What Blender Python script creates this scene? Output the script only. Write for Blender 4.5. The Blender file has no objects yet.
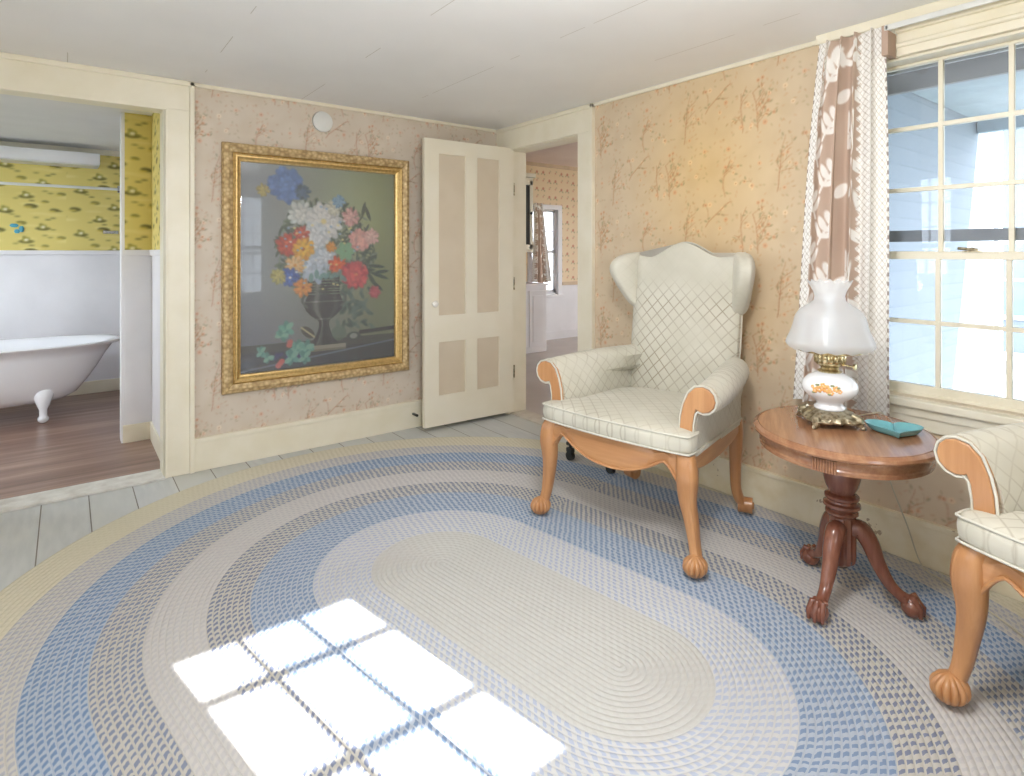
import bpy, bmesh, math, random
import numpy as np
from mathutils import Vector, Matrix
PI = math.pi
scene = bpy.context.scene
COL = scene.collection
rng = np.random.default_rng(7)
random.seed(7)

# ---------------------------------------------------------------- camera
cam_data = bpy.data.cameras.new('camera')
cam = bpy.data.objects.new('camera', cam_data)
COL.objects.link(cam)
cam.location = (0, 0, 1.30)
cam.rotation_euler = (PI / 2, 0, -math.atan2(.606, .7955))
cam_data.sensor_fit = 'HORIZONTAL'
cam_data.sensor_width = 36
cam_data.lens = 36 * 585 / 1024
cam_data.shift_y = -136 / 1024
cam_data.clip_start = .02
scene.camera = cam

# ---------------------------------------------------------------- world, sun, exposure
world = bpy.data.worlds.new('sky')
scene.world = world
world.use_nodes = True
wbg = world.node_tree.nodes['Background']
wbg.inputs[0].default_value = (.86, .93, 1.0, 1)
wbg.inputs[1].default_value = 4.4

sun_data = bpy.data.lights.new('sun', 'SUN')
sun_data.energy = 17
sun_data.angle = math.radians(.35)
sun_data.color = (1, .97, .92)
sun = bpy.data.objects.new('sun', sun_data)
sun.rotation_euler = Vector((-.2, 1, -.641)).to_track_quat('-Z', 'Y').to_euler()
sun.location = (1, -4, 4)
COL.objects.link(sun)


def portal(loc, direction, w, h):
    l = bpy.data.lights.new('daylight_portal', 'AREA')
    l.shape = 'RECTANGLE'
    l.size = w
    l.size_y = h
    l.cycles.is_portal = True
    o = bpy.data.objects.new('daylight_portal', l)
    o.location = loc
    o.rotation_euler = Vector(direction).to_track_quat('-Z', 'Y').to_euler()
    COL.objects.link(o)


portal((2.975, .7475, 1.41), (-1, 0, 0), .778, 1.44)
portal((1.17, -1.04, 1.40), (0, 1, 0), .66, 1.42)
portal((-.05, -1.04, 1.40), (0, 1, 0), .66, 1.42)
portal((-1.64, .6, 1.40), (1, 0, 0), .66, 1.42)
portal((-1.64, 2.4, 1.40), (1, 0, 0), .66, 1.42)

FILL_LAMP_XY = (.85, .75)  # added fill lamp, unseen, brightens the whole room
bl = bpy.data.lights.new('fill_bulb', 'POINT')
bl.energy = 30
bl.color = (1, .975, .95)
bl.shadow_soft_size = .13
bo = bpy.data.objects.new('fill_bulb', bl)
bo.location = (*FILL_LAMP_XY, 1.88)
COL.objects.link(bo)

scene.view_settings.view_transform = 'Standard'
scene.view_settings.look = 'None'
scene.view_settings.gamma = 1
scene.view_settings.use_curve_mapping = False
scene.view_settings.exposure = 1.05
scene.cycles.use_denoising = True
scene.cycles.max_bounces = 10
scene.cycles.diffuse_bounces = 7
scene.cycles.transparent_max_bounces = 12
scene.cycles.sample_clamp_indirect = 6
scene.cycles.caustics_reflective = False
scene.cycles.caustics_refractive = False


# ---------------------------------------------------------------- helpers
def lin(c):
    return tuple(((v / 255) / 12.92 if v / 255 <= .04045 else ((v / 255 + .055) / 1.055) ** 2.4) for v in c)


def lin_np(a):
    a = np.clip(a / 255., 0, 1)
    return np.where(a <= .04045, a / 12.92, ((a + .055) / 1.055) ** 2.4)


class NT:
    def __init__(s, name):
        s.m = bpy.data.materials.new(name)
        s.m.use_nodes = True
        s.t = s.m.node_tree
        s.b = s.t.nodes['Principled BSDF']
        s.x = 0

    def n(s, kind, **kw):
        o = s.t.nodes.new(kind)
        for k, v in kw.items():
            if k.startswith('i_'):
                o.inputs[k[2:].replace('_', ' ')].default_value = v
            else:
                setattr(o, k, v)
        return o

    def l(s, a, b):
        s.t.links.new(a, b)

    def math(s, op, a, b=None, c=None):
        o = s.t.nodes.new('ShaderNodeMath')
        o.operation = op
        for i, v in enumerate((a, b, c)):
            if v is None:
                continue
            if isinstance(v, (int, float)):
                o.inputs[i].default_value = v
            else:
                s.l(v, o.inputs[i])
        return o.outputs[0]

    def mix(s, f, a, b):
        o = s.t.nodes.new('ShaderNodeMix')
        o.data_type = 'RGBA'
        for sock, v in ((o.inputs[0], f), (o.inputs[6], a), (o.inputs[7], b)):
            if isinstance(v, (int, float)):
                sock.default_value = v
            elif isinstance(v, tuple):
                sock.default_value = (*lin(v), 1)
            else:
                s.l(v, sock)
        return o.outputs[2]

    def noise(s, scale, detail=3, vec=None, stretch=None, rough=.5):
        tc = s.t.nodes.new('ShaderNodeTexCoord')
        v = tc.outputs['Object'] if vec is None else vec
        if stretch:
            mp = s.t.nodes.new('ShaderNodeMapping')
            mp.inputs['Scale'].default_value = stretch
            s.l(v, mp.inputs[0])
            v = mp.outputs[0]
        o = s.t.nodes.new('ShaderNodeTexNoise')
        o.inputs['Scale'].default_value = scale
        o.inputs['Detail'].default_value = detail
        o.inputs['Roughness'].default_value = rough
        s.l(v, o.inputs['Vector'])
        return o.outputs['Fac']

    def ramp(s, fac, stops, interp='LINEAR'):
        o = s.t.nodes.new('ShaderNodeValToRGB')
        o.color_ramp.interpolation = interp
        e = o.color_ramp.elements
        while len(e) < len(stops):
            e.new(.5)
        for i, (p, c) in enumerate(stops):
            e[i].position = p
            e[i].color = (*lin(c), 1)
        s.l(fac, o.inputs[0])
        return o.outputs[0]

    def bump(s, h, strength=.3, dist=.01):
        o = s.t.nodes.new('ShaderNodeBump')
        o.inputs['Strength'].default_value = strength
        o.inputs['Distance'].default_value = dist
        s.l(h, o.inputs['Height'])
        s.l(o.outputs[0], s.b.inputs['Normal'])

    def base(s, c):
        if isinstance(c, tuple):
            s.b.inputs['Base Color'].default_value = (*lin(c), 1)
        else:
            s.l(c, s.b.inputs['Base Color'])

    def rough(s, r):
        s.b.inputs['Roughness'].default_value = r


def paint(name, c, c2=None, rough=.45, scale=6, bump=.08, stretch=None):
    """painted / enamelled surface with slight mottling"""
    m = NT(name)
    f = m.noise(scale, 4, stretch=stretch)
    c2 = c2 or tuple(int(v * .93) for v in c)
    m.base(m.ramp(f, [(.3, c2), (.65, c)]))
    m.rough(rough)
    m.bump(m.noise(40, 3), bump, .004)
    return m.m


def vcol(name, rough=.7, coat=0, bump=0):
    m = NT(name)
    a = m.n('ShaderNodeVertexColor', layer_name='Col')
    m.base(a.outputs[0])
    m.rough(rough)
    m.b.inputs['Specular IOR Level'].default_value = .3
    m.b.inputs['Coat Weight'].default_value = coat
    if bump:
        m.bump(m.noise(120, 2), bump, .002)
    return m.m


def wood(name, c1, c2, axis, rough=.3, scale=1.0, coat=.3):
    """grain runs along axis 0,1,2"""
    m = NT(name)
    st = [34 * scale] * 3
    st[axis] = 2.2 * scale
    f = m.noise(1, 6, stretch=tuple(st), rough=.65)
    st2 = [7 * scale] * 3
    st2[axis] = .9 * scale
    g = m.noise(1.3, 3, stretch=tuple(st2))
    h = m.math('ADD', m.math('MULTIPLY', f, .6), m.math('MULTIPLY', g, .4))
    m.base(m.ramp(h, [(.36, c2), (.5, tuple((a + b) // 2 for a, b in zip(c1, c2))), (.62, c1)]))
    m.rough(rough)
    m.b.inputs['Coat Weight'].default_value = coat
    m.b.inputs['Coat Roughness'].default_value = .15
    m.bump(f, .08, .002)
    return m.m


def metal(name, c, rough=.35, c2=None):
    m = NT(name)
    f = m.noise(60, 3)
    m.base(m.ramp(f, [(.35, c2 or tuple(int(v * .6) for v in c)), (.6, c)]))
    m.b.inputs['Metallic'].default_value = .85
    m.rough(rough)
    return m.m


M = {}
M['cream'] = paint('cream_trim_paint', (238, 233, 216), (232, 226, 205), .4)
M['cream_warm'] = paint('cream_door_paint', (238, 233, 217), (233, 227, 208), .4, 3)
M['ceiling'] = paint('ceiling_paint', (240, 240, 240), (234, 234, 234), .6, 3, .03)
M['white'] = paint('white_paint', (236, 236, 240), (228, 228, 232), .5, 3)
M['plaster'] = paint('plaster', (222, 210, 190), None, .8)
M['enamel'] = paint('white_enamel', (240, 241, 246), (236, 238, 244), .15, 2, .0)
M['porcelain'] = paint('white_porcelain', (242, 240, 236), (238, 236, 230), .12, 2, .0)
M['chairwood'] = wood('honey_wood', (203, 153, 106), (172, 120, 77), 2, .32, .55)
M['chairwood_x'] = wood('honey_wood_rail', (203, 153, 106), (172, 120, 77), 0, .32, .55)
M['chairwood_y'] = wood('honey_wood_side_rail', (198, 149, 102), (168, 116, 74), 1, .32, .55)
M['oak'] = wood('oak_table_top', (176, 130, 96), (136, 92, 66), 0, .22, 1.0, .5)
M['oak_dark'] = wood('oak_pedestal', (148, 96, 76), (108, 64, 50), 2, .25, .9, .5)
M['gold'] = metal('gilt_frame', (214, 178, 104), .42, (150, 116, 58))
M['gold_light'] = metal('gilt_slip', (224, 194, 134), .45, (204, 172, 112))
M['bronze'] = metal('antique_brass', (196, 186, 160), .4, (124, 112, 88))
M['brass'] = metal('polished_brass', (214, 200, 160), .2, (160, 140, 96))
M['chrome'] = metal('chrome', (220, 222, 226), .15, (200, 202, 208))
M['black'] = paint('black_rubber', (38, 42, 42), None, .5)
M['plastic'] = paint('white_plastic', (226, 228, 226), None, .35)
M['cord'] = paint('cord_plastic', (205, 200, 180), None, .5)
M['cable'] = paint('cable_plastic', (222, 224, 222), None, .4)
M['teal'] = paint('teal_glaze', (120, 182, 190), (104, 166, 176), .18, 8, 0)
M['welt'] = paint('ivory_welt', (212, 210, 198), None, .8)
M['dark'] = paint('dark_interior', (70, 68, 66), None, .8)


def glass_mat(name, tint=(.97, .98, 1.0), haze=0.0):
    m = NT(name)
    t = m.t
    tr = m.n('ShaderNodeBsdfTransparent')
    tr.inputs[0].default_value = (*tint, 1)
    gl = m.n('ShaderNodeBsdfGlossy')
    gl.inputs['Roughness'].default_value = .02
    fr = m.n('ShaderNodeFresnel')
    fr.inputs[0].default_value = 1.45
    mx = m.n('ShaderNodeMixShader')
    m.l(fr.outputs[0], mx.inputs[0])
    m.l(tr.outputs[0], mx.inputs[1])
    m.l(gl.outputs[0], mx.inputs[2])
    out = t.nodes['Material Output']
    last = mx.outputs[0]
    if haze:
        df = m.n('ShaderNodeBsdfDiffuse')
        df.inputs[0].default_value = (.9, .92, .95, 1)
        m2 = m.n('ShaderNodeMixShader')
        m2.inputs[0].default_value = haze
        m.l(last, m2.inputs[1])
        m.l(df.outputs[0], m2.inputs[2])
        last = m2.outputs[0]
    m.l(last, out.inputs[0])
    return m.m


M['pane'] = glass_mat('window_glass', (.95, .97, 1.0), .03)
M['picture_glass'] = glass_mat('picture_glass', (1, 1, 1), .11)

m = NT('frosted_lamp_glass')
m.base((240, 244, 248))
m.b.inputs['Roughness'].default_value = .25
m.b.inputs['Transmission Weight'].default_value = .0
m.b.inputs['Subsurface Weight'].default_value = .0
tr = m.n('ShaderNodeBsdfTransparent')
tl = m.n('ShaderNodeBsdfTranslucent')
tl.inputs[0].default_value = (.92, .94, .98, 1)
mA = m.n('ShaderNodeMixShader')
mA.inputs[0].default_value = .45
m.l(m.b.outputs[0], mA.inputs[1])
m.l(tl.outputs[0], mA.inputs[2])
mB = m.n('ShaderNodeMixShader')
mB.inputs[0].default_value = .42
m.l(mA.outputs[0], mB.inputs[1])
m.l(tr.outputs[0], mB.inputs[2])
m.l(mB.outputs[0], m.t.nodes['Material Output'].inputs[0])
M['frosted'] = m.m


class MB:
    """collects geometry for one mesh object"""

    def __init__(s):
        s.v = []
        s.f = []
        s.uv = None

    def add(s, vs, fs):
        k = len(s.v)
        s.v += [tuple(p) for p in vs]
        s.f += [tuple(i + k for i in f) for f in fs]
        return s

    def box(s, x0, x1, y0, y1, z0, z1, bev=0.0):
        if bev <= 0:
            vs = [(x, y, z) for x in (x0, x1) for y in (y0, y1) for z in (z0, z1)]
            return s.add(vs, [(0, 1, 3, 2), (4, 6, 7, 5), (0, 4, 5, 1), (2, 3, 7, 6), (0, 2, 6, 4), (1, 5, 7, 3)])
        bm = bmesh.new()
        bmesh.ops.create_cube(bm, size=1)
        for v in bm.verts:
            v.co = Vector((x0 + (v.co.x + .5) * (x1 - x0), y0 + (v.co.y + .5) * (y1 - y0), z0 + (v.co.z + .5) * (z1 - z0)))
        bmesh.ops.bevel(bm, geom=bm.edges[:], offset=bev, segments=2, affect='EDGES', profile=.6)
        return s.addbm(bm)

    def addbm(s, bm):
        bm.verts.index_update()
        s.add([v.co[:] for v in bm.verts], [[v.index for v in f.verts] for f in bm.faces])
        bm.free()
        return s

    def loft(s, rings, cap=True, closed=True, cycle=False):
        n = len(rings[0])
        k = len(s.v)
        for r in rings:
            s.v += [tuple(p) for p in r]
        R = len(rings)
        for i in range(R if cycle else R - 1):
            for j in range(n if closed else n - 1):
                a = k + i * n + j
                b = k + i * n + (j + 1) % n
                i2 = (i + 1) % R
                s.f.append((a, b, k + i2 * n + (j + 1) % n, k + i2 * n + j))
        if cap and not cycle:
            s.f.append(tuple(k + j for j in reversed(range(n))))
            s.f.append(tuple(k + (R - 1) * n + j for j in range(n)))
        return s

    def lathe(s, prof, c=(0, 0), n=32, sx=1, sy=1, wob=None, cap=True):
        rings = []
        for i, (r, z) in enumerate(prof):
            ring = []
            for j in range(n):
                a = 2 * PI * j / n
                rr, zz = (r, z) if wob is None else wob(r, z, a, i)
                ring.append((c[0] + rr * math.cos(a) * sx, c[1] + rr * math.sin(a) * sy, zz))
            rings.append(ring)
        return s.loft(rings, cap)

    def tube(s, pts, r, n=10, cap=True, cycle=False, flat=1.0):
        P = [Vector(p) for p in pts]
        R = r if isinstance(r, (list, tuple)) else [r] * len(P)
        rings = []
        up = None
        L = len(P)
        for i, p in enumerate(P):
            if cycle:
                t = P[(i + 1) % L] - P[i - 1]
            else:
                t = P[min(i + 1, L - 1)] - P[max(i - 1, 0)]
            t.normalize()
            if up is None:
                up = Vector((0, 0, 1)) if abs(t.z) < .9 else Vector((1, 0, 0))
            sd = t.cross(up).normalized()
            up = sd.cross(t).normalized()
            rings.append([p + sd * (R[i] * math.cos(2 * PI * j / n)) + up * (R[i] * flat * math.sin(2 * PI * j / n)) for j in range(n)])
        return s.loft(rings, cap, True, cycle)

    def prism(s, poly, h0, h1, plane='xy'):
        """extrude a 2D outline; plane tells the two axes"""
        def P(a, b, h):
            return {'xy': (a, b, h), 'xz': (a, h, b), 'yz': (h, a, b)}[plane]
        n = len(poly)
        vs = [P(a, b, h0) for a, b in poly] + [P(a, b, h1) for a, b in poly]
        fs = [(i, (i + 1) % n, n + (i + 1) % n, n + i) for i in range(n)]
        fs += [tuple(reversed(range(n))), tuple(range(n, 2 * n))]
        return s.add(vs, fs)

    def strip(s, lo, hi, h0, h1, plane='xz'):
        """board between two curves lo[i], hi[i] (2D points), thickness h0..h1"""
        def P(a, b, h):
            return {'xy': (a, b, h), 'xz': (a, h, b), 'yz': (h, a, b)}[plane]
        rings = [[P(*l, h0), P(*u, h0), P(*u, h1), P(*l, h1)] for l, u in zip(lo, hi)]
        return s.loft(rings)

    def sphere(s, c, r, sx=1, sy=1, sz=1, nu=16, nv=10):
        rings = []
        for i in range(1, nv):
            t = PI * i / nv
            rings.append([(c[0] + r * sx * math.sin(t) * math.cos(2 * PI * j / nu), c[1] + r * sy * math.sin(t) * math.sin(2 * PI * j / nu), c[2] - r * sz * math.cos(t)) for j in range(nu)])
        return s.loft(rings)

    def xf(s, mat, k=0):
        s.v[k:] = [tuple(mat @ Vector(p)) for p in s.v[k:]]
        return s

    def build(s, name, mat, parent=None, smooth=None, sub=0, bevel=0, loc=None, rotz=0):
        me = bpy.data.meshes.new(name)
        me.from_pydata(s.v, [], s.f)
        me.validate()
        bm = bmesh.new()
        bm.from_mesh(me)
        bmesh.ops.recalc_face_normals(bm, faces=bm.faces)
        if smooth is not None:
            lim = math.radians(smooth)
            for f in bm.faces:
                f.smooth = True
            for e in bm.edges:
                if len(e.link_faces) == 2 and e.calc_face_angle(0) > lim:
                    e.smooth = False
        bm.to_mesh(me)
        bm.free()
        me.materials.append(mat)
        o = bpy.data.objects.new(name, me)
        COL.objects.link(o)
        if parent:
            o.parent = parent
        if loc:
            o.location = loc
        o.rotation_euler.z = rotz
        if bevel:
            b = o.modifiers.new('bevel', 'BEVEL')
            b.width = bevel
            b.segments = 2
            b.limit_method = 'ANGLE'
            b.angle_limit = math.radians(40)
        if sub:
            b = o.modifiers.new('sub', 'SUBSURF')
            b.levels = b.render_levels = sub
        return o


def thing(name, label, cat, loc=(0, 0, 0), rotz=0, group=None):
    o = bpy.data.objects.new(name, None)
    o.empty_display_size = .1
    COL.objects.link(o)
    o.location = loc
    o.rotation_euler = (0, 0, rotz)
    return tag(o, label, cat, group)


def tag(o, label, cat, group=None):
    o['label'] = label
    o['category'] = cat
    if group:
        o['group'] = group
    return o


def struct(o, label=None, cat=None):
    o['kind'] = 'structure'
    if label:
        o['label'] = label
    if cat:
        o['category'] = cat
    return o


def copy_tree(o, parent=None):
    c = o.copy()
    COL.objects.link(c)
    c.parent = parent
    for ch in list(o.children):
        copy_tree(ch, c)
    return c


def grid_mesh(name, pos, colors, mat, parent=None, smooth=True):
    """pos: (H,W,3) vertex positions; colors: (H,W,3) sRGB 0..255"""
    H, W, _ = pos.shape
    me = bpy.data.meshes.new(name)
    n = H * W
    idx = np.arange(n).reshape(H, W)
    q = np.stack([idx[:-1, :-1], idx[:-1, 1:], idx[1:, 1:], idx[1:, :-1]], -1).reshape(-1, 4)
    me.vertices.add(n)
    me.vertices.foreach_set('co', pos.reshape(-1).astype(np.float32))
    me.loops.add(q.size)
    me.loops.foreach_set('vertex_index', q.reshape(-1).astype(np.int32))
    me.polygons.add(len(q))
    me.polygons.foreach_set('loop_start', (np.arange(len(q)) * 4).astype(np.int32))
    me.update(calc_edges=True)
    if smooth:
        me.polygons.foreach_set('use_smooth', np.ones(len(q), bool))
    ca = me.color_attributes.new('Col', 'FLOAT_COLOR', 'POINT')
    c = np.ones((n, 4), np.float32)
    c[:, :3] = lin_np(colors.reshape(-1, 3))
    ca.data.foreach_set('color', c.reshape(-1))
    me.materials.append(mat)
    o = bpy.data.objects.new(name, me)
    COL.objects.link(o)
    if parent:
        o.parent = parent
    return o


# ---------------------------------------------------------------- 2D painter
class Canvas:
    def __init__(s, W, H, bg, wrap=False):
        s.a = np.zeros((H, W, 3)) + np.array(bg, float)
        s.W, s.H, s.wrap = W, H, wrap
        s.yy, s.xx = np.mgrid[0:H, 0:W].astype(float)

    def ell(s, x, y, rx, ry, col, rot=0, al=1.0, soft=1.0):
        """ellipse in pixel units"""
        offs = [(0, 0)]
        if s.wrap:
            offs = [(i * s.W, j * s.H) for i in (-1, 0, 1) for j in (-1, 0, 1)]
        R = max(rx, ry) + 2
        for ox, oy in offs:
            cx, cy = x + ox, y + oy
            x0, x1 = max(0, int(cx - R)), min(s.W, int(cx + R) + 2)
            y0, y1 = max(0, int(cy - R)), min(s.H, int(cy + R) + 2)
            if x0 >= x1 or y0 >= y1:
                continue
            X = s.xx[y0:y1, x0:x1] - cx
            Y = s.yy[y0:y1, x0:x1] - cy
            c, sn = math.cos(rot), math.sin(rot)
            U = (X * c + Y * sn) / max(rx, .3)
            V = (-X * sn + Y * c) / max(ry, .3)
            d = (np.sqrt(U * U + V * V) - 1) * min(rx, ry)
            m = np.clip(.5 - d / soft, 0, 1)[..., None] * al
            s.a[y0:y1, x0:x1] = s.a[y0:y1, x0:x1] * (1 - m) + np.array(col, float) * m

    def line(s, pts, r, col, al=1.0):
        for (x0, y0), (x1, y1) in zip(pts[:-1], pts[1:]):
            L = math.hypot(x1 - x0, y1 - y0)
            n = max(1, int(L / max(r, .6)))
            for k in range(n + 1):
                t = k / n
                s.ell(x0 + (x1 - x0) * t, y0 + (y1 - y0) * t, r, r, col, 0, al, 1.0)

    def petals(s, x, y, R, col, n=7, col2=None, cen=None, jag=.25):
        col = np.array(col, float)
        col2 = np.array(col2 if col2 is not None else col * .8, float)
        ph = rng.random() * 6
        for ring, k, f in ((.66, n + 5, .25), (.60, n + 2, .7), (.40, n, .5), (.24, max(5, n - 2), 1.0), (.10, 4, .8)):
            for i in range(k):
                a = 2 * PI * i / k + ph + rng.normal(0, .12)
                ph += .05
                c = col * f + col2 * (1 - f) + rng.normal(0, 9)
                rr = R * ring * (1 + rng.normal(0, .10))
                w = R * (.34 - .12 * (1 - ring)) * (1 + rng.normal(0, .12))
                px_, py_ = x + math.cos(a) * rr, y + math.sin(a) * rr
                s.ell(px_, py_, w, w * .62, np.clip(c * .88, 0, 255), a, .8, 1.6)
                s.ell(px_ + math.cos(a) * w * .25 - .3, py_ + math.sin(a) * w * .25 - .5, w * .75, w * .42, np.clip(c * 1.05, 0, 255), a, .75, 1.6)
        if cen is not None:
            s.ell(x, y, R * .14, R * .14, cen, 0, .9, 1.5)


# ================================================================ SETTING
H0 = 2.30
XB = 2.83      # face of the right wall
YA = 3.90      # face of the left (back) wall
# ---- wallpaper print: branches and blossoms
TW, TH = 118, 134
RES = .0047    # metres per print pixel


def make_wallpaper():
    c = Canvas(TW, TH, (212, 201, 187), True)
    for k in range(90):
        c.ell(rng.random() * TW, rng.random() * TH, 6 + rng.random() * 10, 4 + rng.random() * 6, (218, 208, 195) if k % 2 else (207, 194, 177), rng.random() * 3, .25, 5)

    def branch(x, y, L, ang, w, depth):
        px, py = x, y
        pts = [(px, py)]
        for i in range(int(L / 4)):
            ang += rng.normal(0, .16)
            px += math.cos(ang) * 4
            py -= math.sin(ang) * 4
            pts.append((px, py))
            if depth > 0 and rng.random() < .38:
                branch(px, py, L * .42, ang + rng.choice([-1, 1]) * (.6 + rng.random() * .4), w * .7, depth - 1)
            elif rng.random() < .4:
                sd = rng.choice([-1, 1])
                c.ell(px + 3 * sd, py + rng.normal() * 2, 2.1, 1.0, [(158, 152, 126), (184, 142, 112), (150, 144, 120)][rng.integers(3)], rng.random() * 3, .6)
        c.line(pts, w * 1.15, (180, 130, 104) if depth else (170, 146, 118), .36)
        if depth == 0 and rng.random() < .8:
            blossom(px, py)

    def blossom(x, y, big=0):
        r = 1.15 + big * .7
        col = [(230, 188, 162), (242, 228, 208), (220, 168, 142), (240, 218, 194)][rng.integers(4)]
        for i in range(5):
            a = 2 * PI * i / 5
            c.ell(x + math.cos(a) * r * 1.15, y + math.sin(a) * r * 1.15, r * .8, r * .8, col, 0, .55)
        c.ell(x, y, .7, .7, (160, 112, 86), 0, .7)
    for (x, y, a) in ((30, 128, 1.45), (86, 62, 1.7), (60, 96, 1.0), (8, 60, 1.9), (108, 126, 1.3)):
        branch(x, y, 46, a, .5, 2)
    for k in range(16):
        blossom(rng.random() * TW, rng.random() * TH, rng.random() * .6)
    for k in range(170):
        x, y = rng.random() * TW, rng.random() * TH
        c.ell(x, y, 1.6, .7, [(170, 158, 128), (188, 150, 120), (204, 164, 138)][rng.integers(3)], rng.random() * 3, .5)
    return c.a


WALLP = make_wallpaper()


def sample_tile(U, V, tile, res):
    H, W, _ = tile.shape
    x = (U / res) % W
    y = (-V / res) % H
    col = np.floor(U / res / W).astype(int)
    y = (y + (col % 2) * H / 2) % H
    x0 = x.astype(int) % W
    y0 = y.astype(int) % H
    x1, y1 = (x0 + 1) % W, (y0 + 1) % H
    fx, fy = (x - np.floor(x))[..., None], (y - np.floor(y))[..., None]
    return tile[y0, x0] * (1 - fx) * (1 - fy) + tile[y0, x1] * fx * (1 - fy) + tile[y1, x0] * (1 - fx) * fy + tile[y1, x1] * fx * fy


M['wallpaper'] = vcol('floral_wallpaper', .75, 0, .12)


def paper(name, fn, u0, u1, v0, v1, parent, tile=WALLP, res=RES, step=.0052, stain_and_light=None, mat=None):
    nu, nv = max(2, int((u1 - u0) / step)), max(2, int((v1 - v0) / step))
    U, V = np.meshgrid(np.linspace(u0, u1, nu), np.linspace(v0, v1, nv))
    c = sample_tile(U, V, tile, res)
    if stain_and_light:
        for (su, sv, r, col, al) in stain_and_light:
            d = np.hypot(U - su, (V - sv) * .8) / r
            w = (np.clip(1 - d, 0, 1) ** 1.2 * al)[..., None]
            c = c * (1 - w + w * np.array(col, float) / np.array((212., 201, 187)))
    return grid_mesh(name, fn(U, V), c, mat or M['wallpaper'], parent)


# floor: painted boards running along Y
fl = NT('painted_floor_boards')
tc = fl.n('ShaderNodeTexCoord')
sp = fl.n('ShaderNodeSeparateXYZ')
fl.l(tc.outputs['Object'], sp.inputs[0])
bx_ = fl.math('DIVIDE', fl.math('ADD', sp.outputs[0], -.0947), .197)
fr_ = fl.math('FRACT', bx_)
gap = fl.math('LESS_THAN', fl.math('ABSOLUTE', fl.math('SUBTRACT', fr_, .5)), .487)
bid = fl.math('FLOOR', bx_)
wn = fl.n('ShaderNodeTexWhiteNoise', noise_dimensions='1D')
fl.l(bid, wn.inputs['W'])
c1 = fl.ramp(fl.noise(5, 4, stretch=(6, 1, 1)), [(.35, (190, 195, 198)), (.65, (202, 206, 208))])
c2 = fl.mix(wn.outputs[0], c1, (194, 197, 194))
fl.base(fl.mix(gap, (108, 104, 98), c2))
fl.rough(.38)
fl.bump(gap, .5, .004)
M['floor'] = fl.m
struct(MB().box(-1.5, 2.98, -1.0, 3.95, -.06, 0).build('floor', M['floor']))

# ceiling with hairline seams
ce = NT('ceiling_panel_paint')
tc = ce.n('ShaderNodeTexCoord')
sp = ce.n('ShaderNodeSeparateXYZ')
ce.l(tc.outputs['Object'], sp.inputs[0])
a = ce.math('FRACT', ce.math('DIVIDE', ce.math('ADD', sp.outputs[0], .3), .61))
seam = ce.math('LESS_THAN', ce.math('ABSOLUTE', ce.math('SUBTRACT', a, .5)), .003)
brk = ce.math('GREATER_THAN', ce.noise(2.4, 2), .55)
ce.base(ce.mix(ce.math('MULTIPLY', seam, brk), ce.ramp(ce.noise(2, 3), [(.3, (238, 239, 241)), (.7, (243, 244, 246))]), (204, 202, 198)))
ce.rough(.6)
ce.bump(ce.noise(8, 2), .05, .01)
struct(MB().box(-1.65, 2.98, -1.05, 4.02, H0, H0 + .1).build('ceiling', ce.m))

# --- left (back) wall, y = YA, doorway x -.45 .. .45, z < 2.127
wl = MB()
wl.box(.45, 2.98, YA, YA + .12, -.05, H0 + .1)
wl.box(-1.65, -.45, YA, YA + .12, -.05, H0 + .1)
wl.box(-.45, .45, YA, YA + .12, 2.127, H0 + .1)
wall_a = struct(wl.build('wall_left', M['plaster']))
paper('wallpaper', lambda U, V: np.stack([U, np.full_like(U, YA - .002), V], -1), .55, XB, .15, H0 - .001, wall_a)
# --- right wall, x = XB; doorway y 2.94..3.74 z<2.115 ; window y .38..1.04 z .69..2.11
D0, D1, DZ = 2.94, 3.74, 2.115
W0, W1, WZ0, WZ1 = .3585, 1.1365, .69, 2.13
wr = MB()
for (y0, y1, z0, z1) in ((-1.05, W0, -.05, 2.4), (W0, W1, -.05, WZ0), (W0, W1, WZ1, 2.4), (W1, D0, -.05, 2.4), (D0, D1, DZ, 2.4), (D1, YA + .12, -.05, 2.4)):
    wr.box(XB, XB + .15, y0, y1, z0, z1)
wall_b = struct(wr.build('wall_right', M['plaster']))
st_b = [(1.9, 1.5, 3.2, (216, 180, 122), .42), (1.95, 1.78, .62, (226, 192, 124), .42), (1.62, .95, .3, (200, 165, 112), .18)]  # wide first tint paints warm light onto the paper; the rest are stains
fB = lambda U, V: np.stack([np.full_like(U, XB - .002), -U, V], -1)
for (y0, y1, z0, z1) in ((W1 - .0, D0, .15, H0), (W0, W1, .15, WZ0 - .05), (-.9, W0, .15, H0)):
    paper('wallpaper', fB, -y1, -y0, z0, z1, wall_b, stain_and_light=[(-a, b, c, d, e) for a, b, c, d, e in st_b])
# --- walls behind the camera with windows
w = MB()
zs = ((.97, -1.65), (1.73, .53))


def wall_holes(axis, f0, f1, a0, a1, holes, z0=.69, z1=2.11):
    w = MB()

    def b(p, q, r, s_):
        if axis == 'y':
            w.box(p, q, f0, f1, r, s_)
        else:
            w.box(f0, f1, p, q, r, s_)
    cur = a0
    for h0, h1 in sorted(holes):
        b(cur, h0, -.05, 2.4)
        b(h0, h1, -.05, z0)
        b(h0, h1, z1, 2.4)
        cur = h1
    b(cur, a1, -.05, 2.4)
    return w


M['plainpaper'] = paint('plain_papered_wall', (224, 206, 180), (216, 196, 168), .8)
struct(wall_holes('y', -1.05, -.9, -1.65, 2.98, [(.84, 1.50), (-.38, .28)], .69, 2.13).build('wall_rear', M['plainpaper']))
struct(wall_holes('x', -1.65, -1.5, -1.05, 4.02, [(.27, .93), (2.07, 2.73)], .69, 2.13).build('wall_side', M['plainpaper']))


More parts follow.
